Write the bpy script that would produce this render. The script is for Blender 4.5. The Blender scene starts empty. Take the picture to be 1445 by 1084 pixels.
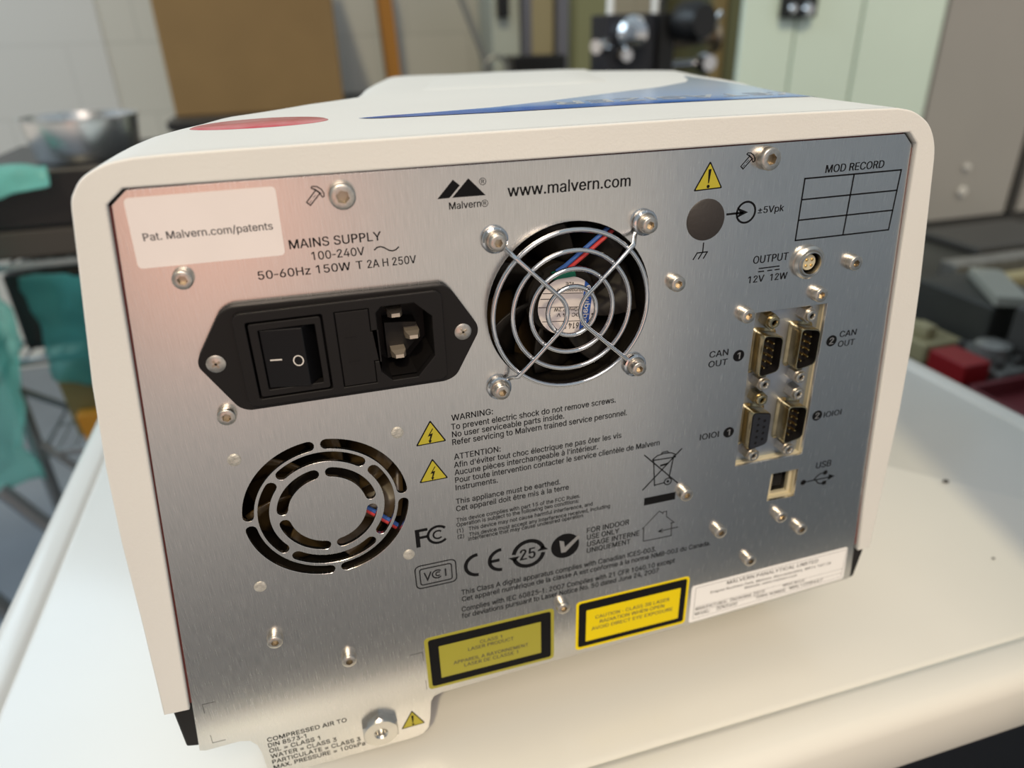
import bpy, bmesh, math, random
from mathutils import Vector, Matrix, noise
from mathutils.geometry import tessellate_polygon

# ------------------------------------------------------------------ camera, world, lights
ZC = 1.082                       # camera height above the floor (m)
sc = bpy.context.scene
C = sc.collection
cam_d = bpy.data.cameras.new('camera')
cam = bpy.data.objects.new('camera', cam_d); C.objects.link(cam)
cam_d.sensor_fit = 'HORIZONTAL'; cam_d.sensor_width = 36.0
cam_d.lens = 36.0 * 1000.0 / 1445.0
cam_d.clip_start = 0.01; cam_d.clip_end = 60
_r = (0.95885143, -0.0256843, 0.28274413)
_u = (0.14871764, 0.89377298, -0.42314647)
_b = (-0.24184084, 0.44778364, 0.86081521)
_w = lambda v: Vector((v[0], -v[2], v[1]))
_m = Matrix((_w(_r), _w(_u), _w(_b))).transposed().to_4x4()
cam.matrix_world = Matrix.Translation((0, -0.210, ZC)) @ _m
cam_d.dof.use_dof = True
cam_d.dof.focus_distance = 0.240
cam_d.dof.aperture_fstop = 7.4
sc.camera = cam

sc.view_settings.view_transform = 'Standard'
sc.view_settings.look = 'None'
sc.view_settings.gamma = 1.0
sc.view_settings.use_curve_mapping = False
sc.view_settings.exposure = 0.04

world = bpy.data.worlds.new('world'); sc.world = world
world.use_nodes = True
nt = world.node_tree; nt.nodes.clear()
def wn(t): return nt.nodes.new(t)
out = wn('ShaderNodeOutputWorld'); bg = wn('ShaderNodeBackground')
tc = wn('ShaderNodeTexCoord'); sep = wn('ShaderNodeSeparateXYZ')
nt.links.new(tc.outputs['Generated'], sep.inputs[0])
rampz = wn('ShaderNodeValToRGB')
mr = wn('ShaderNodeMapRange'); mr.inputs[1].default_value = -1; mr.inputs[2].default_value = 1
nt.links.new(sep.outputs['Z'], mr.inputs[0]); nt.links.new(mr.outputs[0], rampz.inputs[0])
els = rampz.color_ramp.elements
els[0].position = 0.0; els[0].color = (0.08, 0.08, 0.085, 1)
els[1].position = 1.0; els[1].color = (0.74, 0.90, 1.0, 1)
for p, c in ((0.16, (0.26, 0.26, 0.255, 1)), (0.27, (0.92, 0.88, 0.83, 1)), (0.36, (1.22, 1.12, 1.0, 1)), (0.44, (1.0, 0.93, 0.85, 1)), (0.58, (0.58, 0.66, 0.73, 1))):
    e = els.new(p); e.color = c
# pink glow added to the world low at front left, for the steel's reflection
vm = wn('ShaderNodeVectorMath'); vm.operation = 'DOT_PRODUCT'
vm.inputs[1].default_value = Vector((-0.15, -0.97, -0.17)).normalized()
nt.links.new(tc.outputs['Generated'], vm.inputs[0])
mr2 = wn('ShaderNodeMapRange'); mr2.inputs[1].default_value = 0.973; mr2.inputs[2].default_value = 0.995
nt.links.new(vm.outputs['Value'], mr2.inputs[0])
mixw = wn('ShaderNodeMixRGB'); mixw.inputs[2].default_value = (2.5, 1.38, 1.05, 1)
nt.links.new(mr2.outputs[0], mixw.inputs[0]); nt.links.new(rampz.outputs[0], mixw.inputs[1]); nt.links.new(mixw.outputs[0], bg.inputs[0])
bg.inputs[1].default_value = 0.52
nt.links.new(bg.outputs[0], out.inputs[0])

sun_d = bpy.data.lights.new('sun', 'SUN'); sun = bpy.data.objects.new('sun', sun_d); C.objects.link(sun)
sun_d.energy = 1.25; sun_d.color = (1.0, 0.85, 0.55); sun_d.angle = math.radians(2.4)
_el = math.radians(48)
sun.rotation_euler = Vector((0.26*math.cos(_el), 0.966*math.cos(_el), -math.sin(_el))).to_track_quat('-Z', 'Y').to_euler()
sun.location = (-1, -3, 4)

win_d = bpy.data.lights.new('window_daylight', 'AREA'); win = bpy.data.objects.new('window_daylight', win_d); C.objects.link(win)
win_d.shape = 'RECTANGLE'; win_d.size = 2.6; win_d.size_y = 1.8
win_d.energy = 50; win_d.color = (0.70, 0.87, 1.0)
win.location = (-2.0, 1.3, ZC + 1.5)
win.rotation_euler = (Vector((0.1, 0.1, ZC - 0.15)) - win.location).to_track_quat('-Z', 'Y').to_euler()

fill_d = bpy.data.lights.new('front_fill_light', 'AREA'); door = bpy.data.objects.new('front_fill_light', fill_d); C.objects.link(door)  # added warm fill for surfaces facing the camera; no doorway here
fill_d.shape = 'RECTANGLE'; fill_d.size = 0.7; fill_d.size_y = 1.2
fill_d.energy = 17.5; fill_d.color = (1.0, 0.81, 0.69)
door.location = (-0.06, -1.35, ZC + 1.05)
door.rotation_euler = (Vector((0.08, 0.0, ZC - 0.15)) - door.location).to_track_quat('-Z', 'Y').to_euler()

# ------------------------------------------------------------------ helpers
rng = random.Random(4)
MM = 0.001
def W(x, z, h=0.0):
    """millimetres on the instrument's rear panel (x right, z up from camera height, h out of the panel)"""
    return Vector((x*MM, -h*MM, ZC + z*MM))
def F(x, d, z):
    """x right, d depth behind the panel, z relative to camera height, all mm"""
    return Vector((x*MM, d*MM, ZC + z*MM))
ORG = {}
def root(name, label, cat, loc, group=None):
    o = bpy.data.objects.new(name, None); C.objects.link(o)
    o.empty_display_size = 0.02
    o.location = loc; ORG[o.name] = Vector(loc)
    o['label'] = label; o['category'] = cat
    if group: o['group'] = group
    return o
def obj(name, bm, mat, parent=None, smooth=False, label=None, cat=None, group=None, kind=None, loc=None, bevel=0, seg=2):
    """link a bmesh given in world coordinates as one object"""
    bmesh.ops.recalc_face_normals(bm, faces=bm.faces)
    if loc is None: loc = Vector((0, 0, 0)) if parent is None else ORG[parent.name].copy()
    loc = Vector(loc)
    bmesh.ops.translate(bm, verts=bm.verts, vec=-loc)
    me = bpy.data.meshes.new(name); bm.to_mesh(me); bm.free()
    for m in (mat if isinstance(mat, (list, tuple)) else [mat]): me.materials.append(m)
    if smooth:
        for p in me.polygons: p.use_smooth = True
        me.set_sharp_from_angle(angle=math.radians(38))
    o = bpy.data.objects.new(name, me); C.objects.link(o)
    if parent:
        o.parent = parent; o.location = loc - ORG[parent.name]
    else:
        o.location = loc
    ORG[o.name] = loc
    if bevel:
        b = o.modifiers.new('bevel', 'BEVEL'); b.width = bevel*MM; b.segments = seg
        b.limit_method = 'ANGLE'; b.angle_limit = math.radians(40)
    if label: o['label'] = label
    if cat: o['category'] = cat
    if group: o['group'] = group
    if kind: o['kind'] = kind
    return o
def clone(src, name, parent, loc, subs=()):
    o = src.copy(); C.objects.link(o); o.name = name
    o.parent = parent; o.location = Vector(loc) - ORG[parent.name]; ORG[o.name] = Vector(loc)
    for ch in subs:
        c = ch.copy(); C.objects.link(c); c.parent = o
    return o
def nb(): return bmesh.new()

def prism(bm, pts, a, b, mi=0):
    """extrude a closed 3-D polygon between two offset functions a(p), b(p)"""
    v0 = [bm.verts.new(a(p)) for p in pts]; v1 = [bm.verts.new(b(p)) for p in pts]
    n = len(pts); fs = [bm.faces.new(v0), bm.faces.new(list(reversed(v1)))]
    for i in range(n): fs.append(bm.faces.new((v0[i], v1[i], v1[(i+1) % n], v0[(i+1) % n])))
    for f in fs: f.material_index = mi
def pprism(bm, pts, h0, h1, mi=0):
    prism(bm, pts, lambda p: W(p[0], p[1], h0), lambda p: W(p[0], p[1], h1), mi)
def box(bm, x0, x1, d0, d1, z0, z1, mi=0):
    prism(bm, [(x0, d0), (x1, d0), (x1, d1), (x0, d1)], lambda p: F(p[0], p[1], z0), lambda p: F(p[0], p[1], z1), mi)
def tube(bm, path, r, seg=10, closed=False, caps=True, mi=0):
    P = [Vector(p) for p in path]; n = len(P); rings = []; up = None
    for i in range(n):
        if closed: t = (P[(i+1) % n] - P[i-1])
        else: t = P[min(i+1, n-1)] - P[max(i-1, 0)]
        t.normalize()
        if up is None:
            up = Vector((0, 0, 1)) if abs(t.z) < .9 else Vector((1, 0, 0))
        s = t.cross(up)
        if s.length < 1e-6: s = t.orthogonal()
        s.normalize(); up = s.cross(t).normalized()
        rr = r[i] if isinstance(r, (list, tuple)) else r
        rings.append([bm.verts.new(P[i] + (s*math.cos(a) + up*math.sin(a))*rr) for a in [2*math.pi*k/seg for k in range(seg)]])
    for i in range(n if closed else n-1):
        A = rings[i]; B = rings[(i+1) % n]; off = 0
        if closed and i == n-1:
            off = min(range(seg), key=lambda o: (A[0].co - B[o].co).length)
        for k in range(seg):
            f = bm.faces.new((A[k], A[(k+1) % seg], B[(k+1+off) % seg], B[(k+off) % seg])); f.material_index = mi
    if caps and not closed:
        for q in (rings[0], list(reversed(rings[-1]))): bm.faces.new(q).material_index = mi
def lathe(bm, prof, centre, axis, seg=32, mi=0, caps=True):
    """prof = [(radius, offset along axis)] in metres"""
    ax = Vector(axis).normalized(); s = ax.orthogonal().normalized(); t = ax.cross(s)
    c = Vector(centre); rings = []
    for r, o in prof:
        rings.append([bm.verts.new(c + ax*o + (s*math.cos(a) + t*math.sin(a))*r) for a in [2*math.pi*k/seg for k in range(seg)]])
    for A, B in zip(rings, rings[1:]):
        for k in range(seg): bm.faces.new((A[k], A[(k+1) % seg], B[(k+1) % seg], B[k])).material_index = mi
    if caps:
        bm.faces.new(rings[0]).material_index = mi; bm.faces.new(list(reversed(rings[-1]))).material_index = mi
HN = (0, -1, 0)                 # the panel's outward normal
def disc(bm, x, z, prof, seg=32, mi=0, caps=True):
    lathe(bm, [(r*MM, h*MM) for r, h in prof], W(x, z), HN, seg, mi, caps)
def circ(cx, cz, r, n=48, a0=0.0):
    return [(cx + r*math.cos(a0 + 2*math.pi*k/n), cz + r*math.sin(a0 + 2*math.pi*k/n)) for k in range(n)]
def rrect(x0, x1, z0, z1, r, n=5):
    P = []
    for cx, cz, a in ((x1-r, z1-r, 0), (x0+r, z1-r, 90), (x0+r, z0+r, 180), (x1-r, z0+r, 270)):
        for k in range(n+1):
            t = math.radians(a + 90*k/n); P.append((cx + r*math.cos(t), cz + r*math.sin(t)))
    return P
def roundpoly(pts, r, n=4):
    out = []; m = len(pts)
    for i in range(m):
        p = Vector(pts[i]); a = Vector(pts[i-1]) - p; b = Vector(pts[(i+1) % m]) - p
        rr = min(r, a.length*.45, b.length*.45); A = p + a.normalized()*rr; B = p + b.normalized()*rr
        for k in range(n+1):
            t = k/n; q = A*(1-t)**2 + p*2*t*(1-t) + B*t*t; out.append((q.x, q.y))
    return out
def plate(bm, loops, h0, h1, mi=0, place=W, bev=0):
    """a flat plate with holes: outer outline and hole outlines in mm, filled even-odd and extruded h0..h1"""
    cu = bpy.data.curves.new('tmp', 'CURVE'); cu.dimensions = '2D'; cu.fill_mode = 'BOTH'
    for L in loops:
        s = cu.splines.new('POLY'); s.points.add(len(L)-1); s.use_cyclic_u = True
        for q, p in zip(s.points, L): q.co = (p[0], p[1], 0, 1)
    e = (h1-h0)/2; cu.extrude = max(e - bev, 1e-4); cu.bevel_depth = bev; cu.bevel_resolution = 2
    if bev: cu.offset = -bev
    _curve_to_bm(bm, cu, lambda c: place(c.x, c.y, c.z + (h0+h1)/2), mi)
def _curve_to_bm(bm, cu, fn, mi=0):
    o = bpy.data.objects.new('tmp', cu); C.objects.link(o)
    dg = bpy.context.evaluated_depsgraph_get()
    me = bpy.data.meshes.new_from_object(o.evaluated_get(dg))
    bpy.data.objects.remove(o); bpy.data.curves.remove(cu)
    vs = [bm.verts.new(fn(v.co)) for v in me.vertices]
    for p in me.polygons:
        try: f = bm.faces.new([vs[i] for i in p.vertices]); f.material_index = mi
        except ValueError: pass
    bpy.data.meshes.remove(me)
def flat(bm, loops, h=0.06, mi=0, place=W):
    cu = bpy.data.curves.new('tmp', 'CURVE'); cu.dimensions = '2D'; cu.fill_mode = 'BOTH'
    for L in loops:
        s = cu.splines.new('POLY'); s.points.add(len(L)-1); s.use_cyclic_u = True
        for q, p in zip(s.points, L): q.co = (p[0], p[1], 0, 1)
    _curve_to_bm(bm, cu, lambda c: place(c.x, c.y, h), mi)
# outline letters: advance; then contours as relative point steps
GLYPHS = """A240;4,0 97,254 38,0 97,-254 -36,0 -24,66 -112,0 -24,-66|165,96 -45,122 -45,-122
B228;30,0 0,254 91,0 12,0 12,-2 10,-3 9,-4 9,-5 7,-5 6,-7 4,-7 4,-8 3,-8 2,-9 0,-9 0,-8 -1,-7 -2,-6 -3,-6 -6,-10 -4,-4 -26,-13 0,-2 7,-1 6,-1 6,-3 6,-3 5,-4 5,-5 5,-6 4,-6 4,-8 2,-8 1,-8 1,-10 -1,-9 -1,-9 -3,-9 -4,-8 -5,-7 -6,-6 -8,-6 -9,-5 -10,-4 -11,-3 -13,-1 -15,-1|120,226 -58,0 0,-83 64,0 6,1 6,2 6,2 5,3 5,4 4,4 4,4 2,5 2,6 2,6 0,6 -1,8 -2,8 -4,6 -5,6 -6,5 -9,4 -10,2|124,115 -62,0 0,-86 60,0 14,0 12,2 9,4 8,5 6,6 4,7 2,7 1,8 -1,7 -1,6 -2,5 -3,6 -3,5 -5,5 -5,4 -5,3 -6,3 -7,2 -8,1
C255;134,-3 -16,1 -15,3 -15,5 -13,6 -12,9 -11,11 -9,12 -8,14 -7,15 -4,17 -3,18 -1,19 1,19 3,19 4,16 7,16 8,13 9,13 11,10 12,9 13,7 15,5 15,3 16,1 9,-1 9,-1 9,-1 9,-3 8,-3 8,-4 8,-4 7,-5 7,-6 6,-6 5,-7 5,-8 4,-8 4,-8 2,-9 2,-10 -32,0 -4,12 -5,11 -8,9 -8,8 -10,6 -11,4 -12,3 -12,1 -12,-1 -11,-2 -10,-4 -9,-5 -9,-6 -8,-8 -7,-10 -6,-10 -4,-12 -4,-13 -2,-14 0,-16 0,-16 2,-14 4,-13 5,-12 5,-10 7,-9 8,-8 9,-7 9,-5 11,-4 10,-2 12,-1 12,1 12,3 11,4 10,6 8,8 8,9 5,11 4,12 32,0 -2,-9 -2,-9 -4,-9 -4,-8 -5,-7 -5,-7 -6,-6 -7,-6 -7,-5 -7,-5 -8,-4 -9,-3 -8,-2 -9,-2 -10,-1
D251;30,0 0,254 32,0 0,-254|47,226 0,28 66,0 18,-1 16,-2 15,-5 14,-7 13,-8 11,-10 9,-12 8,-13 6,-15 4,-17 3,-17 1,-19 -1,-19 -3,-18 -4,-17 -6,-15 -8,-13 -10,-12 -11,-10 -13,-9 -14,-6 -16,-5 -17,-3 -19,-1 -61,0 0,29 59,0 15,0 14,2 12,4 11,5 10,7 8,8 7,9 5,11 5,11 3,13 2,14 1,15 -1,14 -2,14 -3,13 -4,11 -6,11 -7,9 -8,8 -9,6 -11,5 -11,4 -13,2 -15,1
E209;30,0 0,254 156,0 0,-28 -124,0 0,-83 116,0 0,-29 -116,0 0,-85 126,0 0,-29
F205;30,0 0,254 155,0 0,-28 -123,0 0,-87 111,0 0,-28 -111,0 0,-111
G260;134,-3 -16,1 -16,3 -14,5 -13,7 -12,8 -11,11 -10,12 -7,14 -7,15 -4,17 -3,18 -1,19 1,19 3,19 4,16 7,16 7,13 10,13 10,10 12,9 14,7 14,5 15,3 15,1 10,-1 10,-1 9,-2 9,-2 9,-4 8,-3 7,-5 8,-5 6,-6 6,-7 6,-6 5,-8 4,-8 3,-8 3,-9 2,-9 -33,0 -5,12 -5,11 -8,9 -8,7 -10,7 -10,4 -12,3 -13,1 -11,-1 -11,-2 -10,-4 -9,-5 -9,-6 -8,-8 -7,-9 -6,-11 -4,-12 -4,-13 -2,-14 0,-16 0,-16 2,-14 4,-13 5,-12 5,-10 7,-9 8,-8 9,-7 10,-5 10,-4 11,-2 11,-1 11,1 10,2 9,3 8,4 8,5 7,6 6,7 5,8 4,8 3,10 2,10 0,11 10,-1 -76,0 0,28 98,0 0,-28 -1,-15 -2,-14 -5,-13 -6,-13 -7,-11 -9,-9 -10,-9 -11,-7 -12,-5 -13,-4 -14,-3
H258;30,0 0,254 32,0 0,-110 134,0 0,110 32,0 0,-254 -32,0 0,116 -134,0 0,-116
I96;30,0 0,254 36,0 0,-254
J198;136,73 0,181 32,0 0,-181 -1,-17 -4,-16 -7,-13 -9,-11 -11,-8 -13,-6 -15,-4 -15,-1 -17,1 -14,4 -13,6 -11,8 -10,11 -6,13 -4,16 -1,17 0,13 32,0 0,-13 1,-11 2,-10 4,-8 5,-7 6,-5 8,-4 8,-2 10,-1 9,1 8,2 7,4 7,5 5,7 4,8 2,10
K233;52,73 0,35 18,23 17,21 19,20 76,82 42,0 -108,-116 -2,0|30,0 0,254 32,0 0,-87 0,-55 0,-15 0,-97|186,0 -92,130 20,25 110,-155
L196;30,0 0,254 32,0 0,-225 119,0 0,-29
M314;30,0 0,254 47,0 80,-194 80,194 47,0 0,-254 -34,0 0,190 -79,-190 -28,0 -79,190 0,-190
N262;30,0 0,254 34,0 135,-194 0,194 33,0 0,-254 -33,0 -135,193 0,-193
O267;118,257 15,1 16,-1 15,-3 15,-5 13,-7 12,-9 11,-10 9,-13 8,-13 6,-16 5,-16 3,-19 1,-19 -1,-19 -3,-18 -5,-17 -6,-15 -8,-14 -9,-12 -11,-11 -12,-9 -13,-6 -15,-5 -15,-3 -16,-1 -15,1 -15,3 -15,5 -13,6 -12,9 -11,11 -9,12 -8,14 -7,15 -4,17 -3,18 -1,19 1,19 3,19 4,16 7,16 8,13 9,13 11,10 12,9 13,7 15,5|133,228 -11,-1 -10,-2 -10,-4 -10,-5 -9,-6 -8,-8 -6,-9 -6,-11 -5,-12 -4,-13 -2,-14 0,-16 0,-16 2,-14 4,-13 5,-12 6,-10 6,-10 8,-7 9,-7 10,-5 10,-4 10,-2 11,-1 12,1 10,2 10,4 10,5 9,6 7,8 7,9 6,11 5,12 3,13 2,14 1,16 -1,16 -2,14 -3,13 -5,12 -6,11 -7,9 -7,8 -9,6 -10,5 -10,4 -10,2
P222;30,0 0,254 90,0 30,-4 25,-12 20,-23 7,-35 -7,-35 -20,-25 -25,-13 -30,-5 -54,0 0,-102|118,132 24,6 16,14 8,28 -8,25 -16,13 -24,6 -52,0 0,-92
Q267;118,257 15,1 16,-1 15,-3 15,-5 13,-7 12,-9 11,-10 9,-13 8,-13 6,-16 5,-16 3,-19 1,-19 -1,-19 -3,-18 -5,-17 -6,-15 -8,-14 -9,-12 -11,-11 -12,-9 -13,-6 -15,-5 -15,-3 -16,-1 -15,1 -15,3 -15,5 -13,6 -12,9 -11,11 -9,12 -8,14 -7,15 -4,17 -3,18 -1,19 1,19 3,19 4,16 7,16 8,13 9,13 11,10 12,9 13,7 15,5|133,228 -11,-1 -10,-2 -10,-4 -10,-5 -9,-6 -8,-8 -6,-9 -6,-11 -5,-12 -4,-13 -2,-14 0,-16 0,-16 2,-14 4,-13 5,-12 6,-10 6,-10 8,-7 9,-7 10,-5 10,-4 10,-2 11,-1 12,1 10,2 10,4 10,5 9,6 7,8 7,9 6,11 5,12 3,13 2,14 1,16 -1,16 -2,14 -3,13 -5,12 -6,11 -7,9 -7,8 -9,6 -10,5 -10,4 -10,2|156,80 78,-104 -34,0 -77,104
R224;30,0 0,254 90,0 30,-4 25,-12 20,-23 7,-33 -5,-30 -17,-22 -23,-12 57,-118 -40,0 -53,110 -55,0 0,-110|118,140 24,5 16,13 8,24 -8,23 -16,13 -24,6 -52,0 0,-84
S223;112,-4 -14,0 -12,2 -12,3 -10,4 -10,5 -8,5 -8,7 -6,8 -5,9 -4,9 -3,10 -1,10 33,0 3,-13 7,-11 9,-9 12,-6 14,-3 15,-1 8,0 8,1 8,2 7,2 12,7 10,9 6,11 2,13 -2,11 -5,8 -8,7 -10,6 -26,9 -30,9 -15,4 -13,6 -11,7 -10,8 -7,8 -6,10 -3,11 -1,12 1,11 2,9 3,9 5,9 7,7 7,7 8,6 10,5 10,4 11,3 11,1 13,1 12,-1 11,-1 11,-3 10,-4 9,-5 8,-6 7,-6 7,-8 4,-8 4,-8 2,-9 1,-10 -31,0 -2,9 -4,8 -5,7 -7,6 -8,4 -9,4 -10,2 -12,0 -15,-1 -13,-4 -11,-6 -9,-9 -5,-10 -1,-11 2,-12 5,-9 9,-7 11,-6 21,-7 26,-7 24,-8 12,-6 11,-7 10,-9 8,-11 3,-7 2,-7 2,-7 0,-9 -1,-10 -2,-9 -3,-10 -5,-8 -6,-8 -7,-7 -9,-6 -9,-6 -11,-4 -12,-3 -13,-2
T224;16,226 0,28 192,0 0,-28 -80,0 0,-226 -32,0 0,226
U259;30,87 0,167 32,0 0,-165 1,-9 1,-8 3,-8 3,-7 5,-7 5,-6 6,-6 8,-4 7,-4 9,-2 9,-2 10,0 11,0 9,2 8,2 8,4 7,4 7,6 5,6 4,7 4,7 2,8 2,8 0,9 0,165 33,0 0,-167 -1,-13 -2,-12 -4,-11 -6,-11 -6,-10 -9,-8 -9,-8 -10,-6 -12,-5 -13,-4 -13,-2 -15,-1 -14,1 -14,2 -12,4 -12,5 -11,6 -9,8 -8,8 -7,10 -5,11 -4,11 -2,12
V240;4,254 36,0 80,-214 80,214 36,0 -98,-254 -36,0
W343;6,254 36,0 51,-202 59,202 39,0 59,-202 51,202 36,0 -67,-254 -39,0 -60,200 -59,-200 -39,0
X237;6,0 90,130 -86,124 42,0 66,-96 67,96 42,0 -86,-124 90,-130 -42,0 -71,102 -70,-102
Y236;4,254 40,0 74,-118 74,118 40,0 -97,-150 0,-104 -34,0 0,104
Z219;18,0 0,26 138,198 -136,0 0,30 179,0 0,-26 -139,-198 143,0 0,-30
a195;80,-4 -9,0 -8,1 -8,3 -8,2 -7,4 -6,5 -5,5 -5,6 -4,7 -3,8 -1,8 -1,9 2,15 5,11 7,10 10,7 11,5 13,3 26,5 28,3 9,2 7,2 3,4 2,6 0,1 -1,11 -4,9 -5,8 -8,5 -10,3 -12,1 -13,-1 -10,-3 -9,-5 -7,-6 -5,-6 -4,-7 -30,9 4,8 5,7 5,6 5,6 7,5 6,4 7,3 7,3 8,2 8,1 7,1 8,0 22,-2 12,-4 12,-6 10,-8 8,-12 3,-7 3,-8 1,-9 0,-10 0,-126 -30,0 0,26 -2,0 -10,-14 -8,-6 -10,-5 -13,-4|85,23 16,1 13,5 10,8 8,10 4,10 2,12 0,26 -8,-4 -14,-3 -16,-2 -12,-2 -21,-5 -9,-4 -6,-5 -5,-8 -1,-10 1,-9 4,-7 6,-6 8,-4 9,-2
b212;115,-4 -16,1 -13,5 -10,6 -7,8 -10,13 -3,0 0,-29 -30,0 0,254 31,0 0,-94 2,0 10,13 7,7 10,6 12,5 17,1 11,-1 11,-2 10,-4 9,-5 9,-6 8,-8 6,-9 6,-11 4,-11 4,-13 1,-13 1,-15 -1,-14 -1,-14 -4,-12 -4,-12 -6,-10 -6,-9 -8,-8 -8,-7 -10,-5 -10,-4 -11,-2|110,23 9,1 7,2 7,3 7,4 5,5 5,6 4,7 4,7 3,9 2,8 1,10 0,10 0,9 -1,10 -2,8 -3,9 -3,7 -5,7 -4,6 -6,5 -6,4 -8,3 -7,1 -9,1 -8,-1 -8,-1 -7,-3 -6,-4 -6,-5 -5,-6 -4,-6 -4,-8 -2,-8 -2,-9 -1,-9 -1,-10 1,-11 1,-9 2,-9 3,-8 3,-8 4,-7 5,-6 6,-5 6,-4 7,-2 8,-2
c198;104,-4 -13,1 -12,2 -10,4 -11,5 -9,7 -8,8 -7,9 -6,11 -5,11 -3,12 -2,14 -1,14 1,14 2,14 3,12 5,12 6,10 7,9 8,8 9,7 11,5 10,4 12,2 13,1 13,-1 13,-2 12,-5 11,-6 9,-8 8,-9 6,-11 5,-12 -30,-7 -6,14 -10,10 -14,7 -17,3 -9,-1 -9,-2 -7,-3 -6,-4 -6,-5 -5,-6 -4,-7 -4,-8 -2,-8 -2,-9 -1,-9 -1,-9 1,-10 1,-9 2,-8 2,-8 4,-8 4,-7 5,-6 6,-5 6,-4 7,-3 9,-2 9,-1 17,3 14,7 11,11 6,15 29,-8 -4,-12 -6,-11 -8,-9 -10,-8 -11,-7 -12,-4 -13,-3
d212;98,-4 -12,1 -11,2 -10,4 -9,5 -9,7 -7,8 -7,9 -6,10 -4,12 -3,12 -2,14 -1,14 1,15 2,13 3,13 4,11 6,11 7,9 7,8 9,6 9,5 10,4 11,2 12,1 16,-1 12,-5 10,-6 8,-7 9,-13 2,0 0,94 31,0 0,-254 -30,0 0,29 -3,0 -10,-13 -7,-8 -10,-6 -12,-5|102,23 9,1 7,2 7,2 7,4 5,5 5,6 4,7 4,8 2,8 2,9 1,9 1,11 -1,10 -1,9 -2,9 -2,8 -4,8 -4,6 -5,6 -5,5 -7,4 -7,3 -7,1 -9,1 -8,-1 -8,-1 -7,-3 -7,-4 -5,-5 -5,-6 -4,-7 -4,-7 -2,-9 -2,-8 -1,-10 -1,-9 1,-10 1,-10 2,-8 2,-9 4,-7 4,-7 5,-6 6,-5 6,-4 7,-3 8,-2
e202;187,84 -135,0 4,-26 12,-18 17,-10 20,-3 22,5 16,13 7,12 32,-7 -10,-22 -17,-17 -23,-11 -28,-3 -32,5 -28,17 -20,29 -7,45 6,39 17,33 27,21 35,8 35,-7 28,-21 17,-33 5,-35|53,112 99,0 -7,26 -17,19 -26,7 -24,-6 -18,-19
f127;87,265 34,-5 -7,-26 -23,3 -6,-2 -4,-2 -4,-3 -3,-4 -2,-5 -1,-5 0,-7 0,-209 -31,0 0,216 1,8 1,7 3,6 3,6 4,5 5,4 5,4 6,3 6,3 6,2|3,164 0,26 111,0 0,-26
g213;103,-75 -10,0 -9,1 -9,2 -8,2 -14,7 -12,8 -9,10 -7,10 26,15 10,-13 7,-6 9,-5 12,-4 14,-1 11,1 10,2 9,4 8,4 6,7 5,8 3,9 1,11 0,37 -3,0 -10,-13 -7,-7 -10,-6 -12,-4 -17,-2 -11,1 -10,2 -10,4 -10,4 -8,6 -8,8 -7,8 -5,10 -5,11 -3,12 -2,13 -1,15 1,14 2,13 3,12 4,12 6,10 7,9 8,8 8,6 10,5 10,4 11,2 11,1 16,-1 13,-5 10,-6 7,-7 10,-14 3,0 0,31 29,0 0,-194 0,-12 -3,-11 -3,-9 -5,-9 -6,-7 -7,-7 -8,-5 -9,-4 -9,-3 -11,-2 -10,-2|102,30 9,0 7,2 7,2 7,4 10,9 8,14 3,7 2,9 1,9 0,10 0,10 -1,9 -2,9 -3,8 -3,7 -5,7 -4,5 -6,5 -6,4 -7,3 -8,1 -9,1 -8,-1 -8,-1 -7,-3 -6,-4 -6,-5 -5,-6 -4,-6 -4,-8 -2,-8 -2,-8 -1,-9 -1,-10 1,-9 1,-9 2,-9 2,-8 8,-13 11,-10 6,-4 7,-2 8,-2
h205;57,113 0,-113 -31,0 0,254 31,0 0,-110 -6,0 5,12 6,10 6,9 8,6 8,5 10,3 9,3 11,0 9,0 9,-2 8,-2 8,-4 6,-4 7,-6 5,-6 4,-8 4,-8 3,-10 1,-10 1,-12 0,-120 -31,0 0,118 -1,10 -2,9 -3,8 -6,7 -6,6 -7,3 -9,3 -9,1 -13,-2 -12,-4 -9,-8 -8,-10 -5,-12
i83;26,0 0,190 31,0 0,-190|38,261 4,1 4,-1 4,-1 4,-1 3,-3 3,-3 2,-4 1,-3 0,-4 0,-4 -1,-4 -2,-4 -3,-3 -3,-2 -4,-2 -4,-1 -4,-1 -4,1 -4,1 -4,2 -3,2 -3,3 -2,4 -1,4 0,4 0,4 1,3 2,4 3,3 3,3 4,1
j83;57,190 0,-213 -2,-8 -1,-7 -3,-7 -4,-6 -4,-5 -5,-5 -6,-4 -6,-3 -7,-2 -8,-1 -16,0 0,28 12,0 5,1 5,3 3,3 3,4 2,5 1,6 0,6 0,205|37,261 5,1 4,-1 4,-1 3,-1 4,-3 2,-3 2,-4 2,-3 0,-4 0,-4 -2,-4 -2,-4 -2,-3 -4,-2 -3,-2 -4,-1 -4,-1 -5,1 -3,1 -4,2 -3,2 -3,3 -2,4 -1,4 -1,4 1,4 1,3 2,4 3,3 3,3 4,1
k190;26,0 0,254 31,0 0,-254|60,106 82,84 38,0 -88,-90 -3,0 -34,-32 0,38|74,93 22,21 90,-114 -39,0
l84;27,0 0,262 30,0 0,-262
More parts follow.
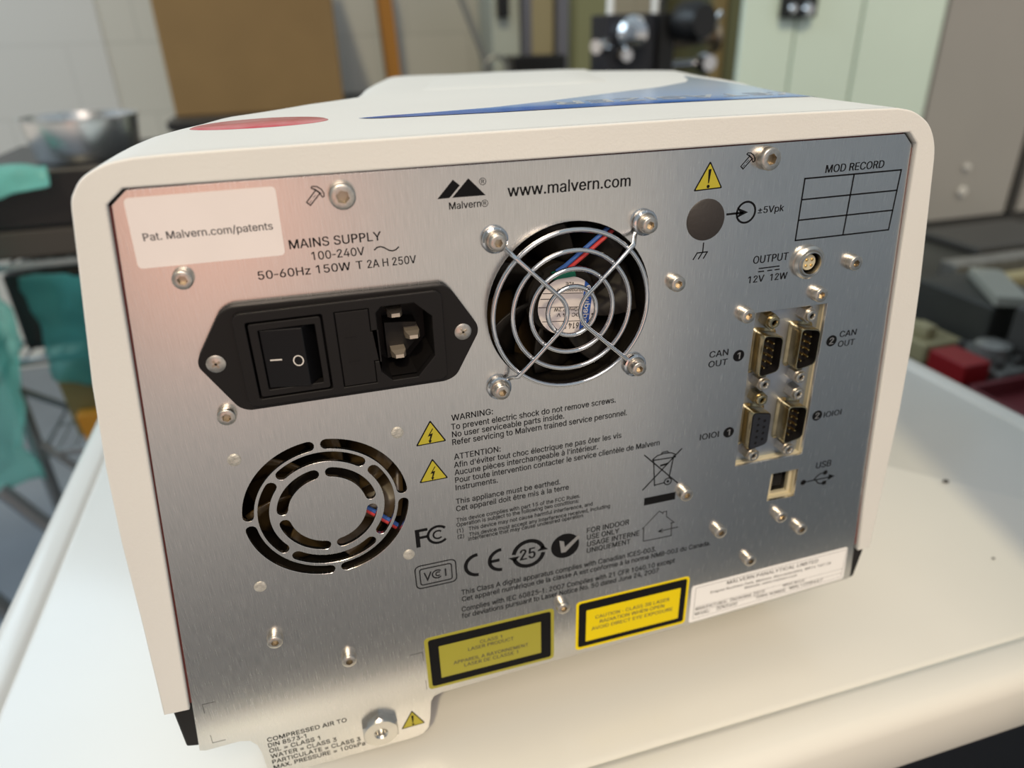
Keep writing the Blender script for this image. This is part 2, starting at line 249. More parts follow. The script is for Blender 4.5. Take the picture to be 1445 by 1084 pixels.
m305;110,193 10,-1 9,-2 8,-4 7,-6 6,-6 4,-8 4,-9 2,-10 -4,0 2,7 3,6 3,6 5,6 4,4 5,5 6,3 6,3 7,3 7,2 7,1 7,0 8,0 8,-2 8,-2 7,-3 6,-4 6,-5 5,-6 4,-7 4,-8 2,-8 2,-10 0,-10 0,-128 -30,0 0,127 -1,9 -2,9 -4,6 -5,5 -6,4 -6,3 -7,2 -8,0 -6,0 -6,-1 -5,-2 -5,-2 -4,-3 -4,-4 -4,-3 -2,-5 -3,-5 -2,-140 -31,0 0,130 -1,7 -2,7 -3,6 -5,6 -5,4 -6,3 -8,2 -7,0 -21,-5 -5,-3 -4,-3 -4,-5 -3,-4 -3,-6 -2,-6 -1,-7 0,-7 0,-119 -31,0 0,190 30,0 0,-42 -2,0 2,7 3,7 3,6 4,5 9,9 6,3
n205;57,113 0,-113 -31,0 0,190 30,0 0,-46 -5,0 5,12 6,10 6,9 8,6 8,5 10,3 9,3 11,0 9,0 9,-2 8,-2 7,-4 7,-4 6,-6 6,-6 4,-8 4,-8 2,-10 2,-10 1,-12 0,-120 -31,0 0,118 -1,10 -2,9 -3,8 -6,7 -6,6 -7,3 -9,3 -9,1 -13,-2 -12,-4 -9,-8 -8,-10 -5,-12
o208;91,191 13,1 12,-1 12,-2 11,-4 10,-5 10,-7 8,-8 7,-9 6,-10 4,-12 4,-12 2,-14 1,-14 -1,-14 -2,-14 -4,-12 -4,-11 -6,-11 -7,-9 -8,-8 -10,-7 -10,-5 -11,-4 -12,-2 -12,-1 -13,1 -12,2 -10,4 -11,5 -9,7 -8,8 -7,9 -6,11 -5,11 -3,12 -2,14 -1,14 1,14 2,14 3,12 5,12 6,10 7,9 8,8 9,7 11,5 10,4|104,165 -9,-1 -9,-2 -7,-3 -6,-4 -6,-5 -5,-6 -4,-7 -4,-8 -2,-8 -2,-9 -1,-9 -1,-9 1,-10 1,-9 2,-8 2,-8 4,-8 4,-7 5,-6 6,-5 6,-4 7,-3 9,-2 9,-1 9,1 8,2 8,3 6,4 6,5 5,6 4,7 4,8 2,8 2,8 1,9 1,10 -1,9 -1,9 -2,9 -2,8 -4,8 -4,7 -5,6 -6,5 -6,4 -8,3 -8,2
p212;26,-71 0,261 30,0 0,-30 3,0 10,13 7,7 10,6 12,5 17,1 11,-1 11,-2 10,-4 9,-5 9,-6 8,-8 6,-9 6,-11 4,-11 4,-13 1,-13 1,-15 -1,-14 -1,-14 -4,-12 -4,-12 -6,-10 -6,-9 -8,-8 -8,-7 -10,-5 -10,-4 -11,-2 -11,-1 -16,1 -13,5 -10,6 -7,8 -10,13 -2,0 0,-100|110,23 9,1 7,2 7,3 7,4 5,5 5,6 4,7 4,7 3,9 2,8 1,10 0,10 0,9 -1,10 -2,8 -3,9 -3,7 -5,7 -4,6 -6,5 -6,4 -8,3 -7,1 -9,1 -8,-1 -8,-1 -7,-3 -6,-4 -6,-5 -5,-6 -4,-6 -4,-8 -2,-8 -2,-9 -1,-9 -1,-10 1,-11 1,-9 2,-9 3,-8 3,-8 4,-7 5,-6 6,-5 6,-4 7,-2 8,-2
q212;186,-71 -31,0 0,100 -2,0 -10,-13 -7,-8 -10,-6 -12,-5 -16,-1 -12,1 -11,2 -10,4 -9,5 -9,7 -7,8 -7,9 -6,10 -4,12 -3,12 -2,14 -1,14 1,15 2,13 3,13 4,11 6,11 7,9 7,8 9,6 9,5 10,4 11,2 12,1 16,-1 12,-5 10,-6 8,-7 9,-13 3,0 0,30 30,0|102,23 9,1 7,2 7,2 7,4 5,5 5,6 4,7 4,8 2,8 2,9 1,9 1,11 -1,10 -1,9 -2,9 -2,8 -4,8 -4,6 -5,6 -5,5 -7,4 -7,3 -7,1 -9,1 -8,-1 -8,-1 -7,-3 -7,-4 -5,-5 -5,-6 -4,-7 -4,-7 -2,-9 -2,-8 -1,-10 -1,-9 1,-10 1,-10 2,-8 2,-9 4,-7 4,-7 5,-6 6,-5 6,-4 7,-3 8,-2
r130;26,0 0,190 30,0 0,-30 2,0 7,13 11,11 7,3 7,3 8,2 9,0 8,0 7,0 0,-31 -7,1 -12,1 -12,-2 -11,-4 -10,-6 -7,-9 -5,-11 -1,-13 0,-118
s182;84,192 10,0 9,0 9,-1 8,-2 7,-3 7,-3 6,-4 5,-4 4,-5 4,-6 4,-6 5,-13 -28,-6 -2,5 -3,5 -3,4 -5,5 -5,4 -6,2 -8,2 -8,0 -8,0 -8,-2 -7,-2 -6,-4 -4,-4 -4,-4 -2,-6 -1,-5 1,-5 1,-5 3,-4 3,-3 4,-3 6,-3 43,-11 12,-4 10,-4 9,-5 7,-6 6,-7 3,-8 3,-8 1,-10 -1,-8 -2,-8 -3,-7 -4,-6 -5,-7 -6,-5 -7,-5 -8,-4 -9,-3 -9,-2 -10,-2 -11,0 -10,0 -9,1 -8,2 -8,3 -7,3 -7,4 -6,5 -5,5 -5,6 -3,7 -3,7 -2,8 29,6 2,-7 4,-6 4,-6 5,-4 6,-3 7,-2 7,-2 9,0 9,0 8,2 8,2 6,4 5,5 4,4 2,6 1,5 0,5 -2,4 -2,4 -3,4 -4,3 -5,3 -43,11 -12,4 -11,4 -9,5 -7,6 -5,7 -4,8 -3,8 -1,10 1,8 2,7 3,7 4,7 5,6 5,5 7,4 8,4 8,3 8,2
t114;102,190 0,-26 -99,0 0,26|32,236 31,0 0,-187 1,-11 4,-7 7,-5 10,-1 8,1 8,1 6,-26 -11,-2 -12,-1 -11,1 -11,2 -9,4 -7,6 -6,7 -4,8 -3,10 -1,10
u205;91,-3 -9,1 -9,1 -8,3 -8,3 -6,5 -7,5 -5,7 -4,7 -4,9 -3,9 -1,11 -1,11 0,121 31,0 0,-118 1,-10 2,-10 3,-8 5,-7 7,-5 7,-4 9,-2 9,-1 13,2 12,4 9,7 8,10 4,13 2,15 0,114 31,0 0,-190 -30,0 0,46 5,0 -5,-12 -6,-11 -7,-8 -7,-7 -9,-4 -9,-4 -10,-2
v195;6,190 36,0 55,-148 56,148 36,0 -74,-190 -35,0
w284;6,190 34,0 40,-145 44,145 34,0 44,-145 41,145 33,0 -56,-190 -34,0 -45,140 -43,-140 -35,0
x189;10,0 76,109 0,-23 -72,104 36,0 24,-37 16,-26 14,-24 -16,0 13,24 16,26 24,37 35,0 -72,-106 0,23 75,-107 -36,0 -28,43 -15,25 -14,23 16,0 -13,-23 -15,-25 -28,-43
y195;6,190 36,0 56,-146 55,146 36,0 -83,-218 -11,-20 -15,-14 -22,-8 -22,2 4,28 16,-1 12,6 8,13 6,18
z190;24,161 0,29 142,0 0,-25 -103,-135 0,-2 106,0 0,-28 -148,0 0,23 106,137 0,1
0227;100,257 13,1 14,-1 12,-3 12,-5 10,-7 10,-8 8,-11 7,-12 6,-14 5,-15 3,-17 2,-18 1,-20 -1,-20 -2,-18 -3,-17 -5,-15 -6,-14 -7,-12 -8,-10 -9,-9 -11,-7 -11,-5 -13,-2 -14,-1 -13,1 -13,2 -11,5 -11,7 -9,9 -9,10 -7,12 -6,14 -4,15 -3,17 -2,18 -1,20 1,20 2,18 3,17 5,15 5,14 8,12 8,11 9,8 11,7 11,5|113,230 -9,-1 -8,-2 -8,-4 -6,-5 -7,-7 -5,-8 -5,-10 -3,-11 -3,-12 -3,-13 -1,-14 0,-16 0,-16 1,-14 3,-13 3,-12 3,-11 5,-9 5,-8 7,-7 6,-5 8,-4 8,-2 9,-1 9,1 9,2 7,4 7,5 6,7 6,8 4,9 4,11 3,12 2,13 1,14 1,16 -1,16 -1,14 -2,13 -3,12 -4,11 -4,10 -6,8 -6,7 -7,5 -7,4 -9,2
1227;43,213 56,41 39,0 0,-254 -32,0 0,224 -1,0 -62,-45
2227;101,257 11,1 12,-1 10,-2 10,-3 9,-4 8,-5 8,-6 6,-7 6,-7 4,-9 3,-9 2,-9 1,-10 -115,-156 0,-2 119,0 0,-28 -163,0 0,24 128,168 -1,6 -2,6 -3,5 -4,5 -4,4 -4,4 -5,2 -6,3 -6,1 -13,2 -7,-1 -7,-1 -6,-2 -6,-2 -5,-4 -4,-4 -4,-4 -4,-5 -2,-6 -2,-6 -1,-7 0,-7 -31,0 0,11 2,10 4,10 4,9 6,8 6,8 8,6 9,5 9,4 10,3
3227;109,-3 -11,0 -11,2 -11,2 -10,4 -9,4 -8,6 -8,6 -6,8 -5,8 -4,9 -3,9 -1,11 33,0 2,-12 6,-10 9,-9 11,-5 12,-4 14,-1 15,1 14,4 11,7 8,9 6,12 2,14 -2,14 -5,12 -8,11 -13,8 -7,3 -9,2 -10,1 -10,1 -23,0 0,26 66,74 0,2 -109,0 0,28 151,0 0,-24 -80,-91 0,5 13,1 13,-1 12,-2 10,-4 10,-5 8,-6 7,-8 6,-8 5,-9 4,-9 2,-10 0,-11 0,-10 -2,-11 -4,-9 -5,-9 -6,-8 -7,-7 -8,-6 -10,-6 -10,-4 -11,-3 -12,-2
4227;20,79 103,175 32,0 -101,-171 0,-2 153,0 0,-28 -187,0|141,159 30,0 0,-159 -30,0
5227;34,126 14,128 135,0 0,-28 -108,0 -8,-75 1,0 55,15 8,-1 8,-2 8,-3 7,-3 7,-4 6,-5 5,-5 6,-6 4,-7 4,-7 3,-7 3,-8 2,-9 1,-8 0,-9 0,-12 -2,-12 -4,-10 -5,-10 -6,-9 -7,-8 -8,-7 -9,-6 -10,-5 -10,-4 -11,-2 -12,0 -11,0 -11,2 -10,3 -9,4 -9,4 -7,6 -7,7 -6,7 -4,8 -4,9 -2,9 -1,9 31,0 1,-5 2,-6 2,-5 3,-5 4,-4 19,-12 19,-3 7,0 7,2 7,2 6,3 6,4 5,5 4,5 4,6 3,7 2,7 1,7 1,8 -1,8 -1,8 -2,7 -3,7 -4,6 -5,5 -5,5 -6,4 -6,3 -7,3 -7,1 -8,0 -45,-15
6227;113,-3 -11,0 -11,2 -10,4 -10,4 -9,6 -7,7 -7,8 -6,9 -4,10 -4,11 -2,11 0,12 0,9 2,10 2,9 4,10 5,11 6,12 8,14 10,14 57,84 35,0 -86,-123 -2,0 4,6 6,7 7,5 8,4 9,3 10,1 12,-1 10,-1 10,-3 9,-5 8,-5 7,-6 6,-8 6,-8 4,-9 3,-10 2,-11 0,-11 0,-12 -2,-11 -4,-10 -4,-10 -6,-8 -7,-8 -7,-7 -9,-6 -9,-4 -11,-4 -10,-2|113,24 14,2 12,5 10,9 8,11 5,13 2,15 -2,15 -5,13 -8,11 -10,8 -12,5 -14,2 -14,-2 -12,-5 -10,-8 -8,-11 -5,-13 -2,-15 2,-15 5,-13 8,-11 10,-9 12,-5
7227;31,226 0,28 164,0 0,-30 -113,-224 -34,0 114,224 0,2
8227;102,257 11,1 11,-1 10,-1 10,-3 9,-4 8,-5 8,-5 6,-7 6,-7 4,-8 3,-8 2,-9 1,-10 -1,-10 -2,-9 -3,-9 -5,-8 -6,-7 -7,-6 -8,-4 -9,-4 0,-1 7,-1 7,-3 6,-3 6,-4 5,-5 5,-6 4,-6 4,-6 3,-7 2,-8 1,-7 0,-8 0,-10 -2,-10 -4,-9 -5,-8 -6,-8 -7,-6 -8,-6 -10,-5 -10,-4 -11,-3 -11,-2 -13,0 -12,0 -12,2 -11,3 -10,4 -10,5 -8,6 -7,6 -6,8 -5,8 -3,9 -2,10 -1,10 0,8 2,7 2,8 3,7 3,6 4,6 5,6 6,5 5,4 7,3 6,3 7,1 0,1 -9,3 -8,5 -7,6 -6,7 -5,8 -3,9 -2,9 -1,10 1,10 2,9 3,8 4,8 6,7 6,7 8,5 8,5 9,4 10,3|100,229 -6,-2 -5,-2 -5,-3 -5,-4 -3,-3 -4,-5 -2,-5 -2,-5 -1,-6 -1,-6 1,-6 1,-6 2,-6 2,-5 4,-4 3,-4 5,-4 5,-3 5,-2 6,-2 7,-1 13,0 6,1 6,2 5,2 5,3 4,4 4,4 4,4 2,5 2,6 1,6 1,6 -1,6 -1,6 -2,5 -2,5 -3,5 -4,3 -5,4 -4,3 -6,2 -6,2|113,118 -8,-1 -7,-1 -7,-2 -6,-3 -6,-3 -6,-4 -4,-5 -4,-5 -3,-5 -3,-6 -1,-7 0,-7 0,-6 1,-6 2,-6 3,-5 4,-5 5,-4 5,-4 6,-3 6,-2 7,-2 8,-1 16,0 8,1 7,2 6,2 6,3 5,4 5,4 3,5 3,5 3,6 1,6 0,6 0,7 -1,7 -3,6 -3,5 -4,5 -4,5 -6,4 -6,3 -6,3 -7,2 -7,1
9227;113,258 12,-1 10,-2 11,-3 9,-5 9,-6 7,-7 7,-8 6,-9 5,-10 3,-10 2,-12 0,-12 0,-9 -2,-9 -2,-10 -4,-10 -5,-11 -6,-12 -8,-13 -9,-15 -58,-84 -35,0 86,124 3,0 -5,-7 -5,-6 -7,-6 -9,-4 -9,-3 -10,-1 -11,1 -11,2 -9,3 -9,4 -9,5 -7,7 -6,7 -6,8 -4,10 -3,10 -2,10 0,12 0,11 2,11 4,11 4,9 6,9 7,8 8,6 8,6 10,5 10,3 11,2|113,230 -14,-2 -12,-5 -10,-8 -8,-11 -5,-13 -1,-15 1,-15 5,-13 8,-11 10,-8 12,-6 14,-1 14,1 12,6 10,8 8,10 5,13 2,15 -2,15 -5,14 -7,11 -11,8 -12,5
-140;14,94 0,28 111,0 0,-28
:94;43,43 5,0 4,0 4,-1 4,-2 4,-3 3,-4 2,-4 1,-4 1,-5 -1,-4 -1,-4 -2,-4 -3,-4 -4,-2 -4,-3 -4,-1 -4,0 -5,0 -4,1 -4,3 -4,2 -2,4 -3,4 -1,4 0,4 0,5 1,4 3,4 2,4 4,3 4,2|43,181 5,0 4,0 4,-2 4,-2 4,-3 3,-3 2,-4 1,-4 1,-5 -1,-4 -1,-5 -2,-3 -3,-4 -4,-3 -4,-2 -4,-1 -4,-1 -5,1 -4,1 -4,2 -4,3 -2,4 -3,3 -1,5 0,4 0,5 1,4 3,4 2,3 4,3 4,2
.94;43,43 5,0 4,0 4,-1 4,-2 4,-3 3,-4 2,-4 1,-4 1,-5 -1,-4 -1,-4 -2,-4 -3,-4 -4,-2 -4,-3 -4,-1 -4,0 -5,0 -4,1 -4,3 -4,2 -2,4 -3,4 -1,4 0,4 0,5 1,4 3,4 2,4 4,3 4,2
,94;19,-60 15,96 34,0 -26,-96
'103;39,159 -4,95 33,0 -4,-95
/125;7,-38 82,304 28,0 -81,-304
(137;45,103 0,14 1,15 2,15 2,15 3,15 4,15 4,14 5,15 5,13 5,13 6,12 6,11 30,0 -6,-14 -6,-14 -6,-14 -5,-14 -4,-14 -4,-15 -3,-14 -3,-14 -2,-14 -2,-14 -1,-13 0,-13 0,-11 1,-12 1,-11 2,-12 3,-12 3,-12 4,-12 4,-13 5,-13 6,-14 6,-14 7,-15 -30,0 -10,19 -9,18 -7,19 -6,19 -5,19 -4,20 -2,18
)137;19,-48 7,15 6,15 6,14 5,13 4,13 4,12 3,12 3,12 1,12 2,11 1,11 0,11 0,13 -1,13 -2,14 -2,14 -3,14 -3,14 -4,15 -5,14 -5,14 -5,14 -6,14 -6,14 29,0 6,-11 6,-12 6,-13 5,-13 5,-15 4,-14 3,-15 3,-15 3,-15 2,-15 1,-15 0,-14 -1,-19 -2,-19 -3,-19 -5,-19 -7,-19 -7,-19 -9,-19 -10,-18
=227;36,122 0,29 155,0 0,-29|36,48 0,29 155,0 0,-29
±227;33,12 0,28 161,0 0,-28|99,62 0,129 29,0 0,-129|33,112 0,29 161,0 0,-29
é202;187,84 -135,0 4,-26 12,-18 17,-10 20,-3 22,5 16,13 7,12 32,-7 -10,-22 -17,-17 -23,-11 -28,-3 -32,5 -28,17 -20,29 -7,45 6,39 17,33 27,21 35,8 35,-7 28,-21 17,-33 5,-35|53,112 99,0 -7,26 -17,19 -26,7 -24,-6 -18,-19|88,214 24,51 34,0 -32,-51
è202;187,84 -135,0 4,-26 12,-18 17,-10 20,-3 22,5 16,13 7,12 32,-7 -10,-22 -17,-17 -23,-11 -28,-3 -32,5 -28,17 -20,29 -7,45 6,39 17,33 27,21 35,8 35,-7 28,-21 17,-33 5,-35|53,112 99,0 -7,26 -17,19 -26,7 -24,-6 -18,-19|90,214 -33,51 34,0 24,-51
ô208;91,191 13,1 12,-1 12,-2 11,-4 10,-5 10,-7 8,-8 7,-9 6,-10 4,-12 4,-12 2,-14 1,-14 -1,-14 -2,-14 -4,-12 -4,-11 -6,-11 -7,-9 -8,-8 -10,-7 -10,-5 -11,-4 -12,-2 -12,-1 -13,1 -12,2 -10,4 -11,5 -9,7 -8,8 -7,9 -6,11 -5,11 -3,12 -2,14 -1,14 1,14 2,14 3,12 5,12 6,10 7,9 8,8 9,7 11,5 10,4|104,165 -9,-1 -9,-2 -7,-3 -6,-4 -6,-5 -5,-6 -4,-7 -4,-8 -2,-8 -2,-9 -1,-9 -1,-9 1,-10 1,-9 2,-8 2,-8 4,-8 4,-7 5,-6 6,-5 6,-4 7,-3 9,-2 9,-1 9,1 8,2 8,3 6,4 6,5 5,6 4,7 4,8 2,8 2,8 1,9 1,10 -1,9 -1,9 -2,9 -2,8 -4,8 -4,7 -5,6 -6,5 -6,4 -8,3 -8,2|49,219 40,46 29,0 40,-46 0,-1 -30,0 -24,30 -25,-30 -30,0
ê202;187,84 -135,0 4,-26 12,-18 17,-10 20,-3 22,5 16,13 7,12 32,-7 -10,-22 -17,-17 -23,-11 -28,-3 -32,5 -28,17 -20,29 -7,45 6,39 17,33 27,21 35,8 35,-7 28,-21 17,-33 5,-35|53,112 99,0 -7,26 -17,19 -26,7 -24,-6 -18,-19|47,219 40,46 29,0 41,-46 0,-1 -31,0 -24,30 -25,-30 -30,0
ù205;91,-3 -9,1 -9,1 -8,3 -8,3 -6,5 -7,5 -5,7 -4,7 -4,9 -3,9 -1,11 -1,11 0,121 31,0 0,-118 1,-10 2,-10 3,-8 5,-7 7,-5 7,-4 9,-2 9,-1 13,2 12,4 9,7 8,10 4,13 2,15 0,114 31,0 0,-190 -30,0 0,46 5,0 -5,-12 -6,-11 -7,-8 -7,-7 -9,-4 -9,-4 -10,-2|90,214 -33,51 34,0 24,-51
à195;80,-4 -9,0 -8,1 -8,3 -8,2 -7,4 -6,5 -5,5 -5,6 -4,7 -3,8 -1,8 -1,9 2,15 5,11 7,10 10,7 11,5 13,3 26,5 28,3 9,2 7,2 3,4 2,6 0,1 -1,11 -4,9 -5,8 -8,5 -10,3 -12,1 -13,-1 -10,-3 -9,-5 -7,-6 -5,-6 -4,-7 -30,9 4,8 5,7 5,6 5,6 7,5 6,4 7,3 7,3 8,2 8,1 7,1 8,0 22,-2 12,-4 12,-6 10,-8 8,-12 3,-7 3,-8 1,-9 0,-10 0,-126 -30,0 0,26 -2,0 -10,-14 -8,-6 -10,-5 -13,-4|85,23 16,1 13,5 10,8 8,10 4,10 2,12 0,26 -8,-4 -14,-3 -16,-2 -12,-2 -21,-5 -9,-4 -6,-5 -5,-8 -1,-10 1,-9 4,-7 6,-6 8,-4 9,-2|83,214 -33,51 34,0 24,-51
ü205;91,-3 -9,1 -9,1 -8,3 -8,3 -6,5 -7,5 -5,7 -4,7 -4,9 -3,9 -1,11 -1,11 0,121 31,0 0,-118 1,-10 2,-10 3,-8 5,-7 7,-5 7,-4 9,-2 9,-1 13,2 12,4 9,7 8,10 4,13 2,15 0,114 31,0 0,-190 -30,0 0,46 5,0 -5,-12 -6,-11 -7,-8 -7,-7 -9,-4 -9,-4 -10,-2|138,221 -7,2 -7,4 -4,7 -2,8 2,7 4,7 7,4 7,2 8,-2 7,-4 4,-7 2,-7 -2,-8 -4,-7 -7,-4|67,221 -8,2 -7,4 -4,7 -2,8 2,7 4,7 7,4 8,2 7,-2 7,-4 4,-7 2,-7 -2,-8 -4,-7 -7,-4"""
FONT = {}
def _load_glyphs():
    for ln in GLYPHS.split('\n'):
        ch, rest = ln[0], ln[1:]; adv, rest = rest.split(';', 1); cs = []
        for c in rest.split('|'):
            x = y = 0; P = []
            for q in c.split():
                i, j = q.split(','); x += int(i); y += int(j); P.append(Vector((x, y, 0)))
            if len(P) > 2: cs.append(P)
        area = lambda P: sum(P[i-1].x*P[i].y - P[i].x*P[i-1].y for i in range(len(P)))
        def inside(p, P):
            r = False
            for i in range(len(P)):
                u, v = P[i-1], P[i]
                if (u.y > p.y) != (v.y > p.y) and p.x < (v.x-u.x)*(p.y-u.y)/(v.y-u.y) + u.x: r = not r
            return r
        sg = -1
        outer = [P for P in cs if area(P)*sg > 0]; inner = [P for P in cs if area(P)*sg <= 0]
        V = []; T_ = []
        for O in outer:
            L = [O] + [H for H in inner if inside(H[0]*.5 + H[1]*.5, O)]
            off = len(V); V += [p for l in L for p in l]
            T_ += [tuple(off+i for i in t) for t in tessellate_polygon(L)]
        FONT[ch] = (int(adv), [(v.x/254.0, v.y/254.0) for v in V], T_)
    FONT[' '] = (98, [], [])
_load_glyphs()
def text(bm, s, x0, x1, zb, cap, h=0.06, mi=0, place=W, bold=0.0, flip=False, shear=0.0):
    """one line of lettering from x0 to x1 with its baseline at zb and capitals cap high"""
    pts = []; pen = 0
    for ch in s:
        adv, V, T_ = FONT[ch]
        pts.append((pen, V, T_)); pen += adv/254.0
    xs = [o + v[0] for o, V, _ in pts for v in V]
    lo, hi = min(xs), max(xs); k = (x1-x0)/(hi-lo)
    bold = bold or .018
    for rep in (-bold, bold):
        h += .015 if rep > 0 else 0
        for o, V, T_ in pts:
            vs = []
            for vx, vy in V:
                X, Z = (o + vx - lo)*k + shear*vy*cap + rep*cap, vy*cap
                vs.append(bm.verts.new(place(x0+X, zb+Z, h) if not flip else place(x1-X, zb-Z, h)))
            for t in T_:
                try: bm.faces.new([vs[i] for i in t]).material_index = mi
                except ValueError: pass
def stroke(bm, path, w, h=0.06, mi=0, place=W, closed=False, hh=None):
    P = [Vector(p) for p in path]
    if closed: P = P + [P[0]]
    n = len(P); L = []; Rr = []
    for i in range(n):
        if closed: t0 = (P[i] - P[i-1 if i else n-2]).normalized(); t1 = (P[i+1 if i < n-1 else 1] - P[i]).normalized()
        else: t0 = (P[i]-P[max(i-1, 0)]); t1 = (P[min(i+1, n-1)]-P[i]); t0 = (t0 if t0.length else t1).normalized(); t1 = (t1 if t1.length else t0).normalized()
        t = (t0+t1); t = t.normalized() if t.length > 1e-6 else t1
        nrm = Vector((-t.y, t.x)); c = max(.35, nrm.dot(Vector((-t1.y, t1.x))))
        L.append(P[i] + nrm*w/2/c); Rr.append(P[i] - nrm*w/2/c)
    a = [bm.verts.new(place(p.x, p.y, h)) for p in L]; b = [bm.verts.new(place(p.x, p.y, h)) for p in Rr]
    for i in range(n-1):
        bm.faces.new((a[i], a[i+1], b[i+1], b[i])).material_index = mi
def arc(cx, cz, r, a0, a1, n=28, rz=None):
    return [(cx + r*math.cos(math.radians(a0 + (a1-a0)*k/n)), cz + (rz or r)*math.sin(math.radians(a0 + (a1-a0)*k/n))) for k in range(n+1)]
def slot(cx, cz, r0, r1, a0, a1, n=22):
    """an annular slot with round ends, angles in degrees"""
    rm = (r0+r1)/2; w = (r1-r0)/2; P = []
    P += arc(cx, cz, r1, a0, a1, n)
    e = math.radians(a1); c = (cx + rm*math.cos(e), cz + rm*math.sin(e))
    P += [(c[0] + w*math.cos(e+math.pi*k/6), c[1] + w*math.sin(e+math.pi*k/6)) for k in range(1, 6)]
    P += arc(cx, cz, r0, a1, a0, n)
    e = math.radians(a0); c = (cx + rm*math.cos(e), cz + rm*math.sin(e))
    P += [(c[0] + w*math.cos(e+math.pi+math.pi*k/6), c[1] + w*math.sin(e+math.pi+math.pi*k/6)) for k in range(1, 6)]
    return P

# ------------------------------------------------------------------ materials
def mat(name, col, rough=.5, metal=0.0, spec=.5, noise_amt=0, noise_scale=20, bump=0, bump_scale=300, coat=0, stretch=None, aniso=0, col2=None, trans=0, rough_var=0, ior=1.45):
    m = bpy.data.materials.new(name); m.use_nodes = True; t = m.node_tree; b = t.nodes['Principled BSDF']
    b.inputs['Base Color'].default_value = (*col, 1); b.inputs['Roughness'].default_value = rough
    b.inputs['Metallic'].default_value = metal; b.inputs['Specular IOR Level'].default_value = spec
    b.inputs['Coat Weight'].default_value = coat; b.inputs['Transmission Weight'].default_value = trans; b.inputs['IOR'].default_value = ior
    if aniso: b.inputs['Anisotropic'].default_value = aniso
    tcn = t.nodes.new('ShaderNodeTexCoord'); mp = t.nodes.new('ShaderNodeMapping')
    t.links.new(tcn.outputs['Object'], mp.inputs[0])
    if stretch: mp.inputs['Scale'].default_value = stretch
    if noise_amt or col2:
        n = t.nodes.new('ShaderNodeTexNoise'); n.inputs['Scale'].default_value = noise_scale; n.inputs['Detail'].default_value = 4
        t.links.new(mp.outputs[0], n.inputs[0])
        r = t.nodes.new('ShaderNodeMixRGB'); c2 = col2 or tuple(max(0, c*(1-noise_amt)) for c in col)
        r.inputs[1].default_value = (*c2, 1); r.inputs[2].default_value = (*col, 1)
        k = t.nodes.new('ShaderNodeMapRange'); k.inputs[1].default_value = .35; k.inputs[2].default_value = .65
        t.links.new(n.outputs[0], k.inputs[0]); t.links.new(k.outputs[0], r.inputs[0]); t.links.new(r.outputs[0], b.inputs['Base Color'])
        if rough_var:
            k2 = t.nodes.new('ShaderNodeMapRange'); k2.inputs[1].default_value = .3; k2.inputs[2].default_value = .7
            k2.inputs[3].default_value = rough - rough_var; k2.inputs[4].default_value = rough + rough_var
            t.links.new(n.outputs[0], k2.inputs[0]); t.links.new(k2.outputs[0], b.inputs['Roughness'])
    if bump:
        n2 = t.nodes.new('ShaderNodeTexNoise'); n2.inputs['Scale'].default_value = bump_scale; n2.inputs['Detail'].default_value = 3
        t.links.new(mp.outputs[0], n2.inputs[0])
        bp = t.nodes.new('ShaderNodeBump'); bp.inputs['Strength'].default_value = bump; bp.inputs['Distance'].default_value = .0006
        t.links.new(n2.outputs[0], bp.inputs['Height']); t.links.new(bp.outputs[0], b.inputs['Normal'])
    return m
M = {}
M['cover'] = mat('cover_plastic', (.73, .72, .685), .5, bump=.16, bump_scale=1500, noise_amt=.05, noise_scale=9)
M['steel'] = mat('brushed_steel', (.75, .735, .71), .25, 1.0, noise_amt=.12, noise_scale=1.0, stretch=(3600, 40, 140), rough_var=.03, bump=.02, bump_scale=1.0)
M['edge_steel'] = mat('plain_steel', (.62, .60, .56), .28, 1.0)
M['chrome'] = mat('chrome_wire', (.74, .74, .75), .06, 1.0)
M['screw'] = mat('screw_steel', (.66, .62, .56), .33, 1.0, noise_amt=.2, noise_scale=900)
M['socket'] = mat('socket_steel', (.46, .40, .31), .35, 1.0)
M['zinc'] = mat('zinc_plate', (.48, .53, .60), .42, 1.0, noise_amt=.08, noise_scale=200)
M['brass'] = mat('passivated_steel', (.52, .44, .28), .24, 1.0, noise_amt=.25, noise_scale=240)
M['gold'] = mat('gold_pin', (.92, .62, .22), .2, 1.0)
M['black'] = mat('black_plastic', (.009, .008, .008), .48, spec=.28)
M['rocker'] = mat('rocker_plastic', (.005, .005, .006), .3, spec=.3)
M['darkplug'] = mat('dark_plug', (.035, .03, .028), .55, bump=.2, bump_scale=900)
M['ink'] = mat('black_ink', (.006, .006, .007), .6, spec=.12)
M['greyink'] = mat('grey_ink', (.055, .05, .055), .6)
M['whiteink'] = mat('white_ink', (.72, .68, .64), .6)
M['steelink'] = mat('bare_steel_mark', (.5, .49, .48), .35, .8)
M['yellow'] = mat('warning_yellow', (.43, .37, .03), .45)
M['yellow2'] = mat('label_yellow', (.78, .60, .0), .5, spec=.25)
M['yellow_shaded'] = mat('shaded_label_yellow', (.34, .31, .03), .42)  # sticker yellow dimmed, its shade put into the colour
M['paper'] = mat('label_paper', (.80, .73, .71), .5, noise_amt=.03, noise_scale=60)
M['silverlabel'] = mat('silver_label', (.88, .87, .86), .4)
M['rivet'] = mat('rivet_zinc', (.66, .64, .58), .5, .7, noise_amt=.25, noise_scale=900, bump=.4, bump_scale=1500)
M['dark'] = mat('dark_fan_plastic', (.010, .008, .006), .5, spec=.25)
M['brownfan'] = mat('smoked_fan_plastic', (.050, .032, .012), .3)
M['tape'] = mat('dark_red_gasket', (.14, .03, .025), .5)
M['blue_w'] = mat('blue_wire', (.05, .13, .42), .35); M['red_w'] = mat('red_wire', (.55, .05, .05), .35)
